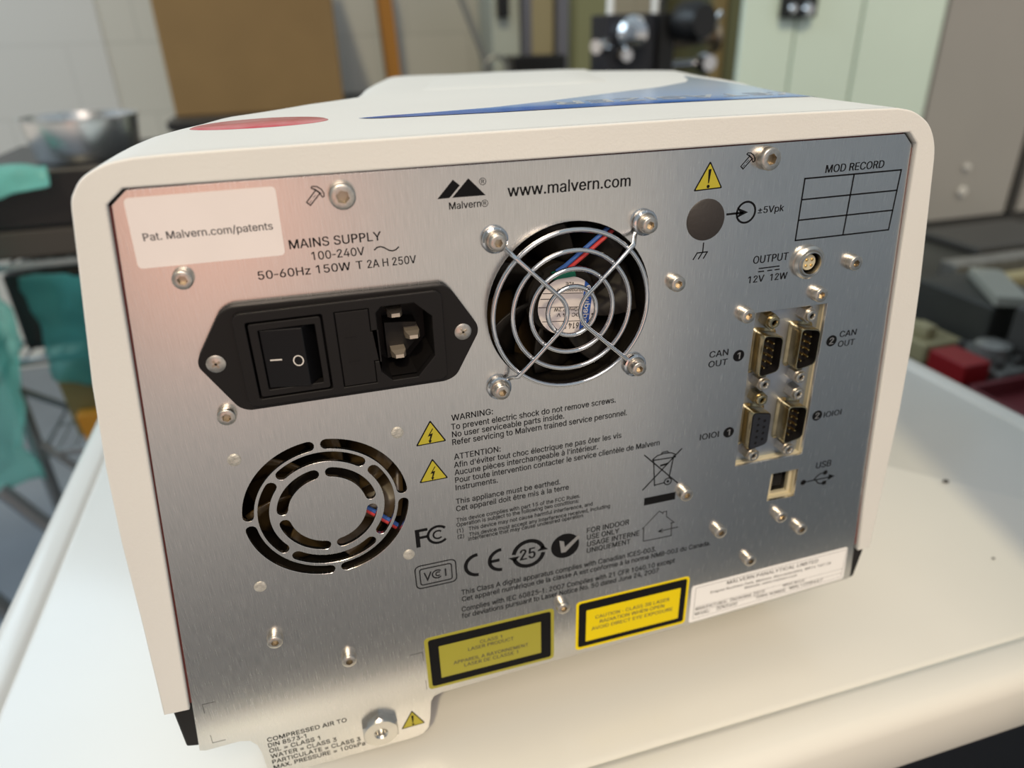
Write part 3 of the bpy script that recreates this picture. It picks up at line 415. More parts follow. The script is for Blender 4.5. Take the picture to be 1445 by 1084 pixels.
M['pcb'] = mat('green_pcb', (.0, .12, .07), .4)
M['bluestrip'] = mat('blue_label_band', (.02, .09, .40), .4)
M['pinsteel'] = mat('blade_pin', (.66, .58, .48), .42, .8)
M['badge'] = mat('red_badge', (.62, .30, .31), .22, col2=(.50, .06, .08), noise_scale=40)
M['cream'] = mat('cream_plate', (.62, .56, .40), .5, .3)
M['table'] = mat('white_enamel', (.77, .745, .68), .20, noise_amt=.05, noise_scale=5, bump=.05, bump_scale=30)
M['foot'] = mat('rubber', (.02, .02, .02), .7)
M['carcass'] = mat('black_carcass', (.008, .008, .01), .35)

# the decal on the cover's top: deep blue along its edge, silver blue further in
def decal():
    m = bpy.data.materials.new('blue_silver_decal'); m.use_nodes = True; t = m.node_tree; b = t.nodes['Principled BSDF']
    b.inputs['Roughness'].default_value = .22
    tcn = t.nodes.new('ShaderNodeTexCoord'); s = t.nodes.new('ShaderNodeSeparateXYZ'); t.links.new(tcn.outputs['Object'], s.inputs[0])
    add = t.nodes.new('ShaderNodeMath'); add.operation = 'MULTIPLY_ADD'; add.inputs[1].default_value = .10; add.inputs[2].default_value = 0
    t.links.new(s.outputs['X'], add.inputs[0])
    ad2 = t.nodes.new('ShaderNodeMath'); ad2.operation = 'ADD'; t.links.new(add.outputs[0], ad2.inputs[0]); t.links.new(s.outputs['Y'], ad2.inputs[1])
    mr = t.nodes.new('ShaderNodeMapRange'); mr.inputs[1].default_value = -.104; mr.inputs[2].default_value = .06
    t.links.new(ad2.outputs[0], mr.inputs[0])
    r = t.nodes.new('ShaderNodeValToRGB'); e = r.color_ramp.elements
    e[0].color = (.02, .10, .42, 1); e[1].color = (.36, .42, .48, 1); e[1].position = .85
    q = e.new(.065); q.color = (.03, .15, .52, 1); q = e.new(.10); q.color = (.20, .34, .66, 1); q = e.new(.18); q.color = (.40, .52, .74, 1); q = e.new(.5); q.color = (.44, .52, .64, 1)
    t.links.new(mr.outputs[0], r.inputs[0]); t.links.new(r.outputs[0], b.inputs['Base Color'])
    return m
M['decal'] = decal()

# ------------------------------------------------------------------ setting
def wall_mat(name, c1, c2, mortar, w=.44, hgt=.215):
    m = bpy.data.materials.new(name); m.use_nodes = True; t = m.node_tree; b = t.nodes['Principled BSDF']; b.inputs['Roughness'].default_value = .7
    tcn = t.nodes.new('ShaderNodeTexCoord'); s = t.nodes.new('ShaderNodeSeparateXYZ'); cb = t.nodes.new('ShaderNodeCombineXYZ')
    t.links.new(tcn.outputs['Object'], s.inputs[0]); t.links.new(s.outputs['X'], cb.inputs[0]); t.links.new(s.outputs['Z'], cb.inputs[1])
    br = t.nodes.new('ShaderNodeTexBrick'); br.inputs['Scale'].default_value = 1; br.inputs['Brick Width'].default_value = w; br.inputs['Row Height'].default_value = hgt
    br.inputs['Mortar Size'].default_value = .006; br.inputs['Mortar Smooth'].default_value = .6
    br.inputs['Color1'].default_value = (*c1, 1); br.inputs['Color2'].default_value = (*c2, 1); br.inputs['Mortar'].default_value = (*mortar, 1)
    t.links.new(cb.outputs[0], br.inputs[0]); t.links.new(br.outputs[0], b.inputs['Base Color'])
    return m
M['wall'] = wall_mat('painted_block_wall', (.47, .47, .44), (.455, .455, .425), (.41, .41, .385))
M['wall2'] = wall_mat('painted_block_wall_pale', (.50, .51, .51), (.485, .495, .495), (.45, .46, .46))
M['floor'] = mat('concrete_floor', (.17, .19, .215), .5, noise_amt=.25, noise_scale=2.5)
bm = nb(); box(bm, -2600, 4200, -600, 2800, -1102, -1082); obj('floor', bm, M['floor'], kind='structure', loc=(0, 1, 0))
bm = nb(); box(bm, -545, 4200, 2600, 2700, -1082, 1500); obj('wall_back', bm, M['wall'], kind='structure', loc=(0, 2.6, 0))
bm = nb(); box(bm, -2600, -545, 2597, 2700, -1082, 1500); obj('wall_left', bm, M['wall2'], kind='structure', loc=(0, 2.6, 0))
M['blocker'] = mat('grey_blocker', (.56, .57, .61), .6); M['salmon'] = mat('salmon_paint', (.66, .36, .28), .7); M['dado'] = mat('dark_dado', (.06, .06, .06), .6)
bm = nb(); box(bm, 285, 1500, -330, -300, -1082, 700); obj('sun_blocker_right', bm, M['blocker'], kind='structure', loc=(.5, -.3, 0))  # unseen slab added to shade the trolley top's right side
M['blocker_left'] = mat('warm_grey_paint', (.40, .36, .32), .7)
bm = nb(); box(bm, -3400, -800, -2560, -2500, -1082, 3600); obj('sun_blocker_left', bm, M['blocker_left'], kind='structure', loc=(-1, -2.5, 0))  # unseen tall slab added to keep the sun off the left of the view

# ------------------------------------------------------------------ table
T = -282
tbl = root('trolley_table', 'white enamel topped trolley with raised rim carrying the analyser', 'table', F(160, 320, -1082))
bm = nb()
X0, X1, D0, D1 = -196, 520, -50, 740
def tray_ring(inset, z, r):
    return [F(x, d, z) for x, d in rrect(X0+inset, X1-inset, D0+inset, D1-inset, max(r, 1.0), 6)]
prof = [(2.5, T-36, 12), (.6, T-35.6, 12), (0, T-34, 12), (0, T-8, 12), (1, T-4, 12), (3.5, T-.6, 11), (7, T+.9, 10), (12, T+1.5, 8), (17.5, T+1.5, 7), (20, T+1.0, 6), (21.2, T-.3, 5), (22, T-.8, 5), (23, T-.5, 4), (24, T, 3)]
rings = []
for ins, z, r in prof:
    rings.append([bm.verts.new(p) for p in tray_ring(ins, z, r)])
for A, B in zip(rings, rings[1:]):
    n = len(A)
    for k in range(n): bm.faces.new((A[k], A[(k+1) % n], B[(k+1) % n], B[k]))
bm.faces.new(rings[-1]); bm.faces.new(list(reversed(rings[0])))
obj('tabletop', bm, M['table'], tbl, smooth=True)
bm = nb(); box(bm, X0+18, X1-18, D0+14, D1-20, -960, T-36); obj('cabinet_body', bm, M['carcass'], tbl, bevel=3)
for x, d in ((X0+60, D0+60), (X1-60, D0+60), (X0+60, D1-60), (X1-60, D1-60)):
    bm = nb(); lathe(bm, [(.052, -.016), (.060, -.010), (.060, .010), (.052, .016)], F(x, d, -1022), (1, 0, 0), 20)
    box(bm, x-20, x+20, d-20, d+20, -1000, -958)
    obj('castor', bm, M['foot'], tbl)

for x, d, r, lb in ((388, 92, 1.5, 'tiny black crumb on the shaded right side of the white trolley top'), (352, 22, .7, 'tiny dark speck on the lit right front of the white trolley top')):
    bm = nb(); bmesh.ops.create_icosphere(bm, subdivisions=2, radius=r*MM)
    for v in bm.verts: v.co = Vector((v.co.x*1.5, v.co.y, v.co.z*.6))*(1 + .25*noise.noise(v.co*900)) + F(x, d, T + r*.55)
    obj('crumb', bm, M['foot'], smooth=True, label=lb, cat='crumb')

# ------------------------------------------------------------------ the analyser
an = root('laboratory_analyser', 'white benchtop laboratory analyser seen from behind with its brushed steel connector panel', 'laboratory instrument', F(80, 150, T))

# outline of the white shell seen from behind, left foot to right foot
OUTL = [(-77.7, -222), (-74.4, -176), (-72.4, -143), (-69.9, -116), (-66.3, -88), (-61.4, -58.7), (-59.0, -44), (-57.8, -37.2), (-56.3, -34.2), (-54.0, -31.4), (-50.6, -29.3), (-46.5, -27.8), (-41, -26.9), (-33, -26.6), (-18, -26.4), (6, -26.3), (40, -26.2), (80, -26.2), (120, -26.2), (152, -26.5), (185, -26.9), (197, -27.2), (203, -28.4), (208, -30.8), (211.7, -33.6), (214.8, -38), (216.7, -43), (217.8, -49), (224.6, -93), (227.2, -114), (230.0, -150), (231.7, -195), (232.5, -224)]
def catmull(P, n=3):
    out = []
    for i in range(len(P)-1):
        p0, p1, p2, p3 = [Vector(P[max(0, min(len(P)-1, j))]) for j in (i-1, i, i+1, i+2)]
        for k in range(n):
            t = k/n; q = .5*((2*p1) + (p2-p0)*t + (2*p0-5*p1+4*p2-p3)*t*t + (3*p1-p0-3*p2+p3)*t**3); out.append((q.x, q.y))
    return out + [P[-1]]
OUTL = OUTL[:5] + catmull(OUTL[5:13]) + OUTL[13:21] + catmull(OUTL[21:28]) + OUTL[28:]
INNER = [(226.0, -224.4), (222.0, -190), (211.4, -77), (207.9, -39.3), (203.7, -35.4), (-44.9, -34.5), (-49.6, -38.3), (-58.8, -125), (-69.0, -222.3)]
bm = nb()
plate(bm, [OUTL + INNER], -1.6, 1.6, bev=.6)
prof = OUTL
cx, cz = 80, -130
def shell_pt(x, z, d):
    t = (x + 78)/311.0
    def lerp(tab, d):
        for (a, va), (b, vb) in zip(tab, tab[1:]):
            if d <= b: 
                k = (d-a)/(b-a); k = k*k*(3-2*k)*.5 + k*.5
                return va + (vb-va)*k
        return tab[-1][1]
    dL = lerp([(0, 0), (30, 1), (50, 4), (90, 20), (115, 44), (160, 86), (215, 98), (326, 124), (420, 130)], d)
    dR = lerp([(0, 0), (66, 3), (203, 22), (326, 40), (420, 44)], d)
    x2 = x + (1-t)*dL + t*dR
    drop = max(0, d-312); z2 = z
    if drop and z > -200: z2 = z - (z+200)/175*min(drop*drop*.016, 120)
    d2 = d*(1 - .0012*max(-20, min(170, x2-79))*min(1, d/200))
    nx, nz = x2-80, z2+130; l = math.hypot(nx, nz)
    return F(x2 + .05*nx/l, d2, z2 + .05*nz/l)
stations = [.3, 4, 12, 24, 36, 50, 64, 78, 92, 104, 116, 128, 140, 152, 166, 185, 205, 230, 255, 280, 300, 312, 322, 334, 348, 364, 385, 410]
prev = None
for d in stations:
    ring = [bm.verts.new(shell_pt(x, z, d)) for x, z in prof]
    if prev:
        for i in range(len(ring)-1): bm.faces.new((prev[i], prev[i+1], ring[i+1], ring[i]))
    prev = ring
bm.faces.new(prev)
cover = obj('cover', bm, M['cover'], an, smooth=True)
# the front hood continues the top past the waist
bm = nb()
hood = [(-6, -60), (-4, -40), (2, -31), (12, -27.3), (26, -25.7), (60, -25.3), (100, -25.4), (118, -25.9), (125, -28), (127, -45)]
prev = None
for d, k in ((150, -6), (158, -1.5), (170, .0), (190, 4), (215, 7), (245, 12), (275, 18), (300, 24), (318, 30), (330, 33), (340, 35), (346, 36)):
    drop = (4.5 if d == 150 else 1.2 if d == 158 else 0) + max(0, d-290)**2*.006 + max(0, d-322)**2*.11
    ring = [bm.verts.new(F(x + 42 + k*1.1 + (d-150)*.10, d - .06*(x-60)*min(1, d/200), z - drop)) for x, z in hood]
    if prev:
        for i in range(len(ring)-1): bm.faces.new((prev[i], prev[i+1], ring[i+1], ring[i]))
    prev = ring
bm.faces.new(prev)
obj('front_hood', bm, M['cover'], an, smooth=True)
from mathutils.bvhtree import BVHTree
_off = ORG[cover.name]
COVER = BVHTree.FromPolygons([v.co + _off for v in cover.data.vertices], [tuple(p.vertices) for p in cover.data.polygons])
def TOP(x, d, h):
    """a point lying h mm above the cover's own top surface"""
    hit = COVER.ray_cast(F(x, d, 50), Vector((0, 0, -1)))[0]
    return (hit if hit else F(x, d, -26.2)) + Vector((0, 0, h*MM))
bm = nb()
bl = [(-33 + 22.5*(1-math.cos(t)), 57 + (16 if math.sin(t) > 0 else 13)*math.sin(t)) for t in [2*math.pi*k/48 for k in range(48)]]
cen = bm.verts.new(TOP(-10.5, 58, .42)); mid = [bm.verts.new(TOP(-10.5 + (x+10.5)*.96, 58 + (d-58)*.94, .35)) for x, d in bl]; rim = [bm.verts.new(TOP(x, d, .05)) for x, d in bl]
for k in range(48):
    bm.faces.new((cen, mid[k], mid[(k+1) % 48])); bm.faces.new((mid[k], rim[k], rim[(k+1) % 48], mid[(k+1) % 48]))
obj('badge', bm, M['badge'], cover, smooth=True, label='glossy red oval badge')
FRONT = [(22, 53.5), (26, 50.5), (40, 48.3), (69, 46), (123, 46), (160, 46.5), (204, 47.5)]
REAR = [(22, 53.8), (30, 56), (48, 58), (73, 64), (100, 77), (128, 93), (153, 108), (168, 117), (184, 131), (196, 142), (207, 160), (215, 178), (221, 190)]
def along(P, t):
    L = [0]
    for a, b in zip(P, P[1:]): L.append(L[-1] + math.hypot(b[0]-a[0], b[1]-a[1]))
    q = t*L[-1]
    for k in range(len(P)-1):
        if q <= L[k+1] or k == len(P)-2:
            u = (q-L[k])/(L[k+1]-L[k]); return (P[k][0] + (P[k+1][0]-P[k][0])*u, P[k][1] + (P[k+1][1]-P[k][1])*u)
bm = nb(); G_ = []
for i in range(61):
    a, b = along(FRONT, i/60), along(REAR, i/60)
    G_.append([bm.verts.new(TOP(a[0] + (b[0]-a[0])*k/24, a[1] + (b[1]-a[1])*k/24, .22)) for k in range(25)])
for i in range(60):
    for k in range(24):
        bm.faces.new((G_[i][k], G_[i+1][k], G_[i+1][k+1], G_[i][k+1]))
obj('decal', bm, M['decal'], cover, smooth=True, label='blue and silver swoosh decal')
bm = nb()
text(bm, 'ZETASIZER', 98, 205, 70, 11.5, .27, 0, TOP, bold=.022, flip=True, shear=.15)
text(bm, 'ZETASIZER', 98.4, 204.6, 69.6, 10.7, .33, 1, TOP, bold=.0, flip=True, shear=.15)
obj('lettering', bm, [M['whiteink'], mat('grey_lettering', (.42, .45, .48), .45)], cover, label='silver grey product lettering')

# black base and feet
bm = nb(); pprism(bm, [(-75.5, -222), (-74.9, -243.6), (-71, -244.6), (226, -243.6), (229.4, -243), (235 - 3, -224)], -330, -.9); obj('base', bm, M['black'], an, bevel=.8)
for x, d in ((-40, 45), (200, 45), (70, 290), (220, 265)):
    bm = nb(); lathe(bm, [(.013, 0), (.0145, .003), (.016, .030), (.016, .0384)], F(x, d, T), (0, 0, 1), 24); obj('foot', bm, M['foot'], an)
# a dark gasket shows in the gap round the steel panel
bm = nb()
for a, b in (((-49.3, -39), (-68.5, -221)), ((208.1, -41), (224.9, -222)), ((-44, -34.3), (203, -35.3))):
    a, b = Vector(a), Vector(b); n = Vector((-(b-a).y, (b-a).x)).normalized()*.9
    pprism(bm, [tuple(a-n), tuple(b-n), tuple(b+n), tuple(a+n)], -4, -.55)
obj('gasket', bm, M['tape'], an)

# ---- steel back panel with its openings
FC = (80.1, -83.9); VC = (-8.1, -146.5)
PO = [(-48.9, -38.7), (-44.6, -35.1), (-20, -35.0), (203.2, -36.0), (207.2, -39.9), (210.8, -77), (224.2, -220), (226.3, -240.5), (225.4, -242.6), (187, -244.3), (140, -246.0), (84, -246.9), (54, -247.6), (24.5, -248.6), (21.2, -249.6), (19.6, -252.4), (18.6, -262), (17.4, -267.5), (14.5, -270.6), (9.5, -271.4), (-43, -272.2), (-47, -271), (-48.9, -266), (-49.3, -257), (-50.2, -251.5), (-52.3, -248.2), (-56, -246.9), (-68.6, -247.2), (-70.6, -246.3), (-58.6, -128)]
holes = [circ(*FC, 28.9, 72), [(153.0, -95.7), (183.9, -95.9), (184.9, -163.3), (153.0, -163.0)], [(171.4, -170.5), (184.5, -170.6), (184.8, -184.7), (171.3, -184.4)], rrect(-24, 35, -100, -72.5, 2)]
for r0, r1, off, gap in ((24.1, 27.8, 0, 1.0), (19.3, 23.0, 45, 1.0), (13.2, 16.9, 0, 1.0)):
    rm = (r0+r1)/2; dg = math.degrees((gap + (r1-r0)/2)/rm)
    for q in range(4): holes.append(slot(*VC, r0, r1, off + 90*q + dg, off + 90*q + 90 - dg))
bm = nb(); plate(bm, [PO] + holes, -1.5, 0, bev=.12)
panel = obj('back_panel', bm, M['steel'], an, label='brushed steel rear panel')

# ---- printing on the panel
def lines(name, items, m=None, parent=None, h=.06, label=None):
    b = nb()
    for it in items: text(b, *it[:5], h=h, bold=it[5] if len(it) > 5 else 0)
    return obj(name, b, m or M['ink'], parent or panel, label=label)
lines('printed_text', [('MAINS SUPPLY', -6.2, 20.1, -55.0, 2.65), ('100-240V', -.5, 14.7, -58.9, 2.45), ('50-60Hz 150W', -16.2, 10.1, -63.0, 2.45), ('T', 11.8, 13.7, -63.0, 2.45), ('2A H 250V', 15.1, 29.8, -63.05, 2.45)], label='printed mains supply rating')
bm = nb(); stroke(bm, [(17.6, -57.8), (18.5, -57.05), (19.5, -56.9), (20.5, -57.25), (22.0, -58.3), (23.0, -58.55), (24.0, -58.3), (25.0, -57.5)], .38); obj('printed_symbol', bm, M['ink'], panel, label='printed alternating current wave')
lines('printed_text', [('www.malvern.com', 59.4, 99.9, -45.6, 3.55)], label='printed web address')
bm = nb()
flat(bm, [[(37.7, -44.46), (42.7, -39.2), (44.7, -41.0), (41.35, -44.42)], [(42.15, -44.44), (47.38, -39.15), (52.46, -44.5)]])
text(bm, 'Malvern', 41.1, 50.85, -47.85, 2.1)
for x, z in ((51.7, -40.4), (52.1, -46.9)):
    stroke(bm, circ(x, z, 1.0, 20), .17, closed=True); text(bm, 'R', x-.42, x+.45, z-.55, 1.1)
obj('printed_logo', bm, M['ink'], panel, label='printed black twin peak logo')
def hammer(dx, dz, k=1.0):
    b = nb(); q = lambda p: (dx + p[0]*k, dz + p[1]*k)
    stroke(b, [q(p) for p in ((2.9, 4.0), (0, 0.9), (.95, 0), (4.0, 3.1))], .32)
    stroke(b, [q(p) for p in ((.6, .5), (1.5, 1.4))], .14); stroke(b, [q(p) for p in ((1.9, 1.9), (2.8, 2.8))], .14)
    stroke(b, [q(p) for p in ((1.75, 4.75), (2.2, 5.15), (3.3, 5.05), (4.5, 4.2), (5.1, 3.0), (5.0, 2.2), (4.5, 2.0))], .32)
    stroke(b, [q(p) for p in ((1.75, 4.75), (2.9, 4.1), (3.9, 3.2), (4.5, 2.0))], .32)
    stroke(b, [q(p) for p in ((2.6, 4.6), (4.6, 2.9))], .14)
    obj('printed_symbol', b, M['ink'], panel, label='printed screw symbol')
hammer(.4, -43.1); hammer(139.4, -43.3, .98)
def warn(apex, br, bl, kind):
    c = Vector(((apex[0]+br[0]+bl[0])/3, (apex[1]+br[1]+bl[1])/3))
    b = nb(); ins = lambda p, k: tuple(c + (Vector(p)-c)*k)
    tri = [apex, br, bl]
    flat(b, [roundpoly(tri, .7)], .05, 0); flat(b, [roundpoly([ins(p, .86) for p in tri], .4)], .10, 1)
    s = abs(br[0]-bl[0])/10.4
    if kind == 'bolt':
        P = [(.75, 3.0), (-1.25, -.25), (-.2, -.05), (-.75, -2.1), (-1.15, -1.9), (-.62, -3.4), (.25, -2.2), (-.2, -2.1), (.85, .95), (-.25, .7), (1.15, 3.0)]
        flat(b, [[(c.x + x*s*.85, c.y + .2 + z*s*.85) for x, z in P]], .15, 0)
    else:
        flat(b, [[(c.x-.45*s, c.y+3.4*s), (c.x+.6*s, c.y+3.5*s), (c.x+.15*s, c.y-.9*s), (c.x-.25*s, c.y-.9*s)]], .15, 0)
        flat(b, [circ(c.x-.05, c.y-1.9*s, .55*s, 14)], .15, 0)
    obj('warning_triangle', b, [M['ink'], M['yellow']], panel, label='printed yellow shock triangle' if kind == 'bolt' else 'printed yellow exclamation triangle')
warn((29.7, -118.1), (34.8, -127.3), (24.0, -127.5), 'bolt')
warn((29.3, -133.4), (34.4, -142.6), (23.9, -142.7), 'bolt')
warn((127.9, -39.8), (133.3, -48.9), (122.6, -49.2), 'bang')
warn((11.2, -254.7), (16.2, -264.1), (5.9, -264.4), 'bang')
lines('printed_text', [('WARNING:', 37.1, 51.8, -119.8, 2.3), ('To prevent electric shock do not remove screws.', 36.8, 98.2, -123.3, 2.3), ('No user serviceable parts inside.', 36.9, 78.2, -126.35, 2.3), ('Refer servicing to Malvern trained service personnel.', 36.8, 103, -129.5, 2.35)], label='printed electric shock warning in English')
lines('printed_text', [('ATTENTION:', 37.0, 54, -135.55, 2.35), ("Afin d'éviter tout choc électrique ne pas ôter les vis", 36.8, 101.2, -138.9, 2.3), ("Aucune pièces interchangeable à l'intérieur.", 36.8, 91.8, -142.1, 2.35), ('Pour toute intervention contacter le service clientèle de Malvern', 36.8, 117.5, -145.4, 2.35), ('Instruments.', 36.8, 52.5, -148.6, 2.3)], label='printed electric shock warning in French')
lines('printed_text', [('This appliance must be earthed.', 36.5, 76.8, -154.65, 2.3), ('Cet appareil doit être mis à la terre', 36.4, 80.3, -157.85, 2.3)], label='printed earthing notice')
lines('printed_text', [('This device complies with part 15 of the FCC Rules.', 36.2, 85, -162.7, 1.75), ('Operation is subject to the following two conditions:', 36.1, 84.6, -164.9, 1.75), ('(1)   This device may not cause harmful interference, and', 36.1, 90.3, -167.7, 1.75), ('(2)   This device must accept any interference received, including', 36.2, 97.8, -170.45, 1.75), ('interference that may cause undesired operation', 40.2, 86.4, -172.4, 1.75)], label='printed radio interference compliance text')
lines('printed_text', [('FOR INDOOR', 88.3, 106.6, -180.85, 2.5), ('USE ONLY', 88.4, 102.3, -184.25, 2.5), ('USAGE INTERNE', 88.5, 111.5, -187.7, 2.5), ('UNIQUEMENT', 88.5, 107.6, -191.0, 2.5)], label='printed indoor use only notice')
lines('printed_text', [('This Class A digital apparatus complies with Canadian ICES-003.', 36, 119.8, -198.1, 2.5), ('Cet appareil numérique de la classe A est conforme à la norme NMB-003 du Canada.', 36, 145.8, -201.5, 2.4), ('Complies with IEC 60825-1: 2007 Complies with 21 CFR 1040.10 except', 35.6, 129.3, -206.8, 2.5), ('for deviations pursuant to Laser Notice No. 50 dated June 24, 2007', 35.4, 121.9, -210.25, 2.5)], label='printed class A and laser standards text')
lines('printed_text', [('MOD RECORD', 173.0, 197, -47.0, 2.6)], label='printed modification record heading')
bm = nb()
for x in (165.1, 185.1, 205.0): stroke(bm, [(x, -48.1), (x, -70.0)], .52)
for z in (-48.3, -55.45, -62.6, -69.8): stroke(bm, [(164.9, z), (205.2, z)], .52)
obj('printed_grid', bm, M['ink'], panel, label='printed empty modification grid')
bm = nb()
stroke(bm, [(136, -57.9), (142.5, -57.85)], .7); flat(bm, [[(144.3, -57.85), (139.8, -55.9), (141.2, -57.85), (139.8, -59.6)]])
stroke(bm, circ(143.5, -57.85, 3.55, 36), .68, closed=True); text(bm, '±5Vpk', 148.2, 158.4, -58.75, 2.3)
obj('printed_symbol', bm, M['ink'], panel, label='printed five volt input arrow')
bm = nb(); stroke(bm, [(128.3, -66.8), (128.3, -70.2)], .4); stroke(bm, [(126.0, -70.2), (130.3, -70.2)], .4)
for x in (126.2, 128.2, 130.1): stroke(bm, [(x, -70.2), (x-1.4, -72.5)], .38)
obj('printed_symbol', bm, M['ink'], panel, label='printed chassis ground symbol')
bm = nb(); text(bm, 'OUTPUT', 148.9, 163.1, -76.6, 2.75); text(bm, '12V', 147.8, 154.3, -83.65, 2.5); text(bm, '12W', 156.8, 163.9, -83.75, 2.5)
stroke(bm, [(151.6, -78.6), (160.1, -78.6)], .42)
for a, b in ((151.5, 153.9), (155.2, 157.2), (158.2, 160.3)): stroke(bm, [(a, -79.8), (b, -79.8)], .42)
obj('printed_text', bm, M['ink'], panel, label='printed twelve volt output legend')
def port_mark(rows, dx, dz, dig, label):
    b = nb()
    for r in rows: text(b, *r)
    flat(b, [circ(dx, dz, 2.35, 32)]); text(b, dig, dx-.55 if dig == '1' else dx-.95, dx+.55 if dig == '1' else dx+.95, dz-1.35, 2.7, .12, 1, bold=.02)
    obj('printed_text', b, [M['ink'], M['steelink']], panel, label=label)
port_mark([('CAN', 135.4, 143.2, -111.1, 2.5), ('OUT', 135.4, 143.3, -115.1, 2.5)], 147.9, -112.1, '1', 'printed CAN output legend one')
port_mark([('CAN', 192.4, 200, -111.0, 2.5), ('OUT', 192.5, 200.1, -115.2, 2.5)], 189, -112, '2', 'printed CAN output legend two')
port_mark([('IOIOI', 135.1, 143.4, -146.7, 2.6)], 147.8, -145.5, '1', 'printed serial port legend one')
port_mark([('IOIOI', 192.3, 200.8, -147, 2.55)], 189, -145.4, '2', 'printed serial port legend two')
bm = nb(); text(bm, 'USB', 193.5, 201, -172.4, 3.1)
stroke(bm, [(187.4, -178.4), (202, -178.4)], .5); flat(bm, [circ(188.4, -178.4, 1.35, 20)]); flat(bm, [[(204.5, -178.4), (201.2, -176.9), (201.2, -179.9)]])
stroke(bm, [(193.4, -178.4), (195.2, -176.4), (196.4, -175.6), (198.5, -175.5)], .5); flat(bm, [circ(199, -175.5, 1.15, 18)])
stroke(bm, [(194.6, -178.4), (196, -180.2), (197.2, -180.9), (199, -180.9)], .5); flat(bm, [rrect(198.5, 200.5, -181.9, -179.9, .2, 2)])
obj('printed_symbol', bm, M['ink'], panel, label='printed USB trident symbol')
# compliance marks
bm = nb()
flat(bm, [[(20.5, -162.6), (25.2, -162.6), (25.2, -163.8), (22.1, -163.8), (22.1, -165.9), (24.9, -165.9), (24.9, -167.0), (22.1, -167.0), (22.1, -170.7), (20.5, -170.7)]])
stroke(bm, arc(28.9, -166.6, 3.75, 42, 318), 1.0); stroke(bm, arc(28.9, -166.6, 1.75, 45, 315, 16), .65)
obj('printed_mark', bm, M['ink'], panel, label='printed FCC mark')
bm = nb()
stroke(bm, rrect(19.0, 34.6, -190.4, -179.5, 2.0), .45, closed=True); stroke(bm, rrect(20.7, 32.9, -188.9, -181.2, 1.0), .45, closed=True)
stroke(bm, [(22.4, -183.2), (23.4, -186.9), (24.9, -183.2)], .55); stroke(bm, arc(27.3, -185.0, 1.9, 45, 315, 16), .5); stroke(bm, arc(27.6, -185.0, .9, 45, 315, 12), .45); stroke(bm, [(30.5, -183.2), (30.5, -186.8)], .55)
obj('printed_mark', bm, M['ink'], panel, label='printed VCCI mark in a double frame')
bm = nb()
stroke(bm, arc(43.3, -184.75, 4.9, 90, 270), 1.45); stroke(bm, arc(52.8, -184.75, 4.9, 90, 270), 1.45); stroke(bm, [(48.2, -184.75), (51.9, -184.75)], 1.35)
obj('printed_mark', bm, M['ink'], panel, label='printed CE mark')
bm = nb()
stroke(bm, arc(63.8, -184.7, 6.1, 12, 172), 1.7); stroke(bm, arc(63.8, -184.7, 6.1, 192, 352), 1.7)
flat(bm, [[(55.6, -185.0), (60.2, -185.0), (57.9, -187.2)], [(71.9, -184.5), (67.4, -184.5), (69.7, -182.2)]])
text(bm, '25', 60.3, 66.5, -187.3, 5.1, bold=.03)
obj('printed_mark', bm, M['ink'], panel, label='printed circular 25 mark with arrows')
bm = nb()
flat(bm, [circ(79.1, -184.8, 5.95, 44)])
flat(bm, [[(76.6, -181.6), (78.5, -182.4), (78.9, -185.4), (84.6, -180.6), (85.4, -181.8), (79.3, -187.9), (77.4, -187.9)]], .10, 1)
obj('printed_mark', bm, [M['ink'], M['steelink']], panel, label='printed round tick mark')
bm = nb()
stroke(bm, [(111.3, -148.7), (127.2, -165.3)], .5); stroke(bm, [(127.6, -148.9), (111.6, -165.3)], .5)
stroke(bm, [(115.5, -151.6), (116.8, -164.4)], .45); stroke(bm, [(124.3, -151.3), (122.9, -162.0)], .45); stroke(bm, [(116.8, -164.0), (121.2, -163.7)], .45)
stroke(bm, [(114.9, -151.7), (117, -150.2), (120, -149.7), (123, -150), (125, -151.2), (124.9, -152.4), (115, -152.0)], .45); stroke(bm, [(118.6, -149.6), (119.2, -149), (121.3, -149), (121.8, -149.6)], .4)
stroke(bm, circ(122.6, -163.4, 1.55, 20), .45, closed=True); flat(bm, [circ(122.6, -163.4, .6, 12)]); stroke(bm, [(118.6, -155.2), (122, -154.8)], .8)
flat(bm, [[(112.7, -169.4), (126.5, -169.4), (126.5, -173.0), (112.7, -173.0)]])
obj('printed_symbol', bm, M['ink'], panel, label='printed crossed out wheeled bin over a bar')
bm = nb()
stroke(bm, [(126.0, -184.9), (126.4, -191.6), (113.6, -191.3), (113.3, -184.4), (112.8, -184.6), (119.9, -177.4), (121.6, -179.0), (121.7, -178.3), (123.2, -178.2), (123.4, -181.0), (127.2, -184.9), (125.6, -184.8)], .32)
stroke(bm, [(129.3, -187.8), (120.4, -187.9)], .32); stroke(bm, [(122.2, -186.9), (120.2, -187.9), (122.3, -188.9)], .32)
obj('printed_symbol', bm, M['ink'], panel, label='printed house with an arrow')
lines('printed_text', [('COMPRESSED AIR TO', -46.2, -15.2, -251.3, 2.3), ('DIN 8573-1', -46.4, -31.7, -254.5, 2.3), ('OIL = CLASS 1', -46.5, -26.7, -257.7, 2.3), ('WATER = CLASS 3', -46.5, -20.5, -261.1, 2.3), ('PARTICULATE = CLASS 3', -46.5, -11.2, -264.5, 2.3), ('MAX. PRESSURE = 100kPa', -46.5, -9.7, -267.8, 2.3)], label='printed compressed air requirements')
bm = nb()
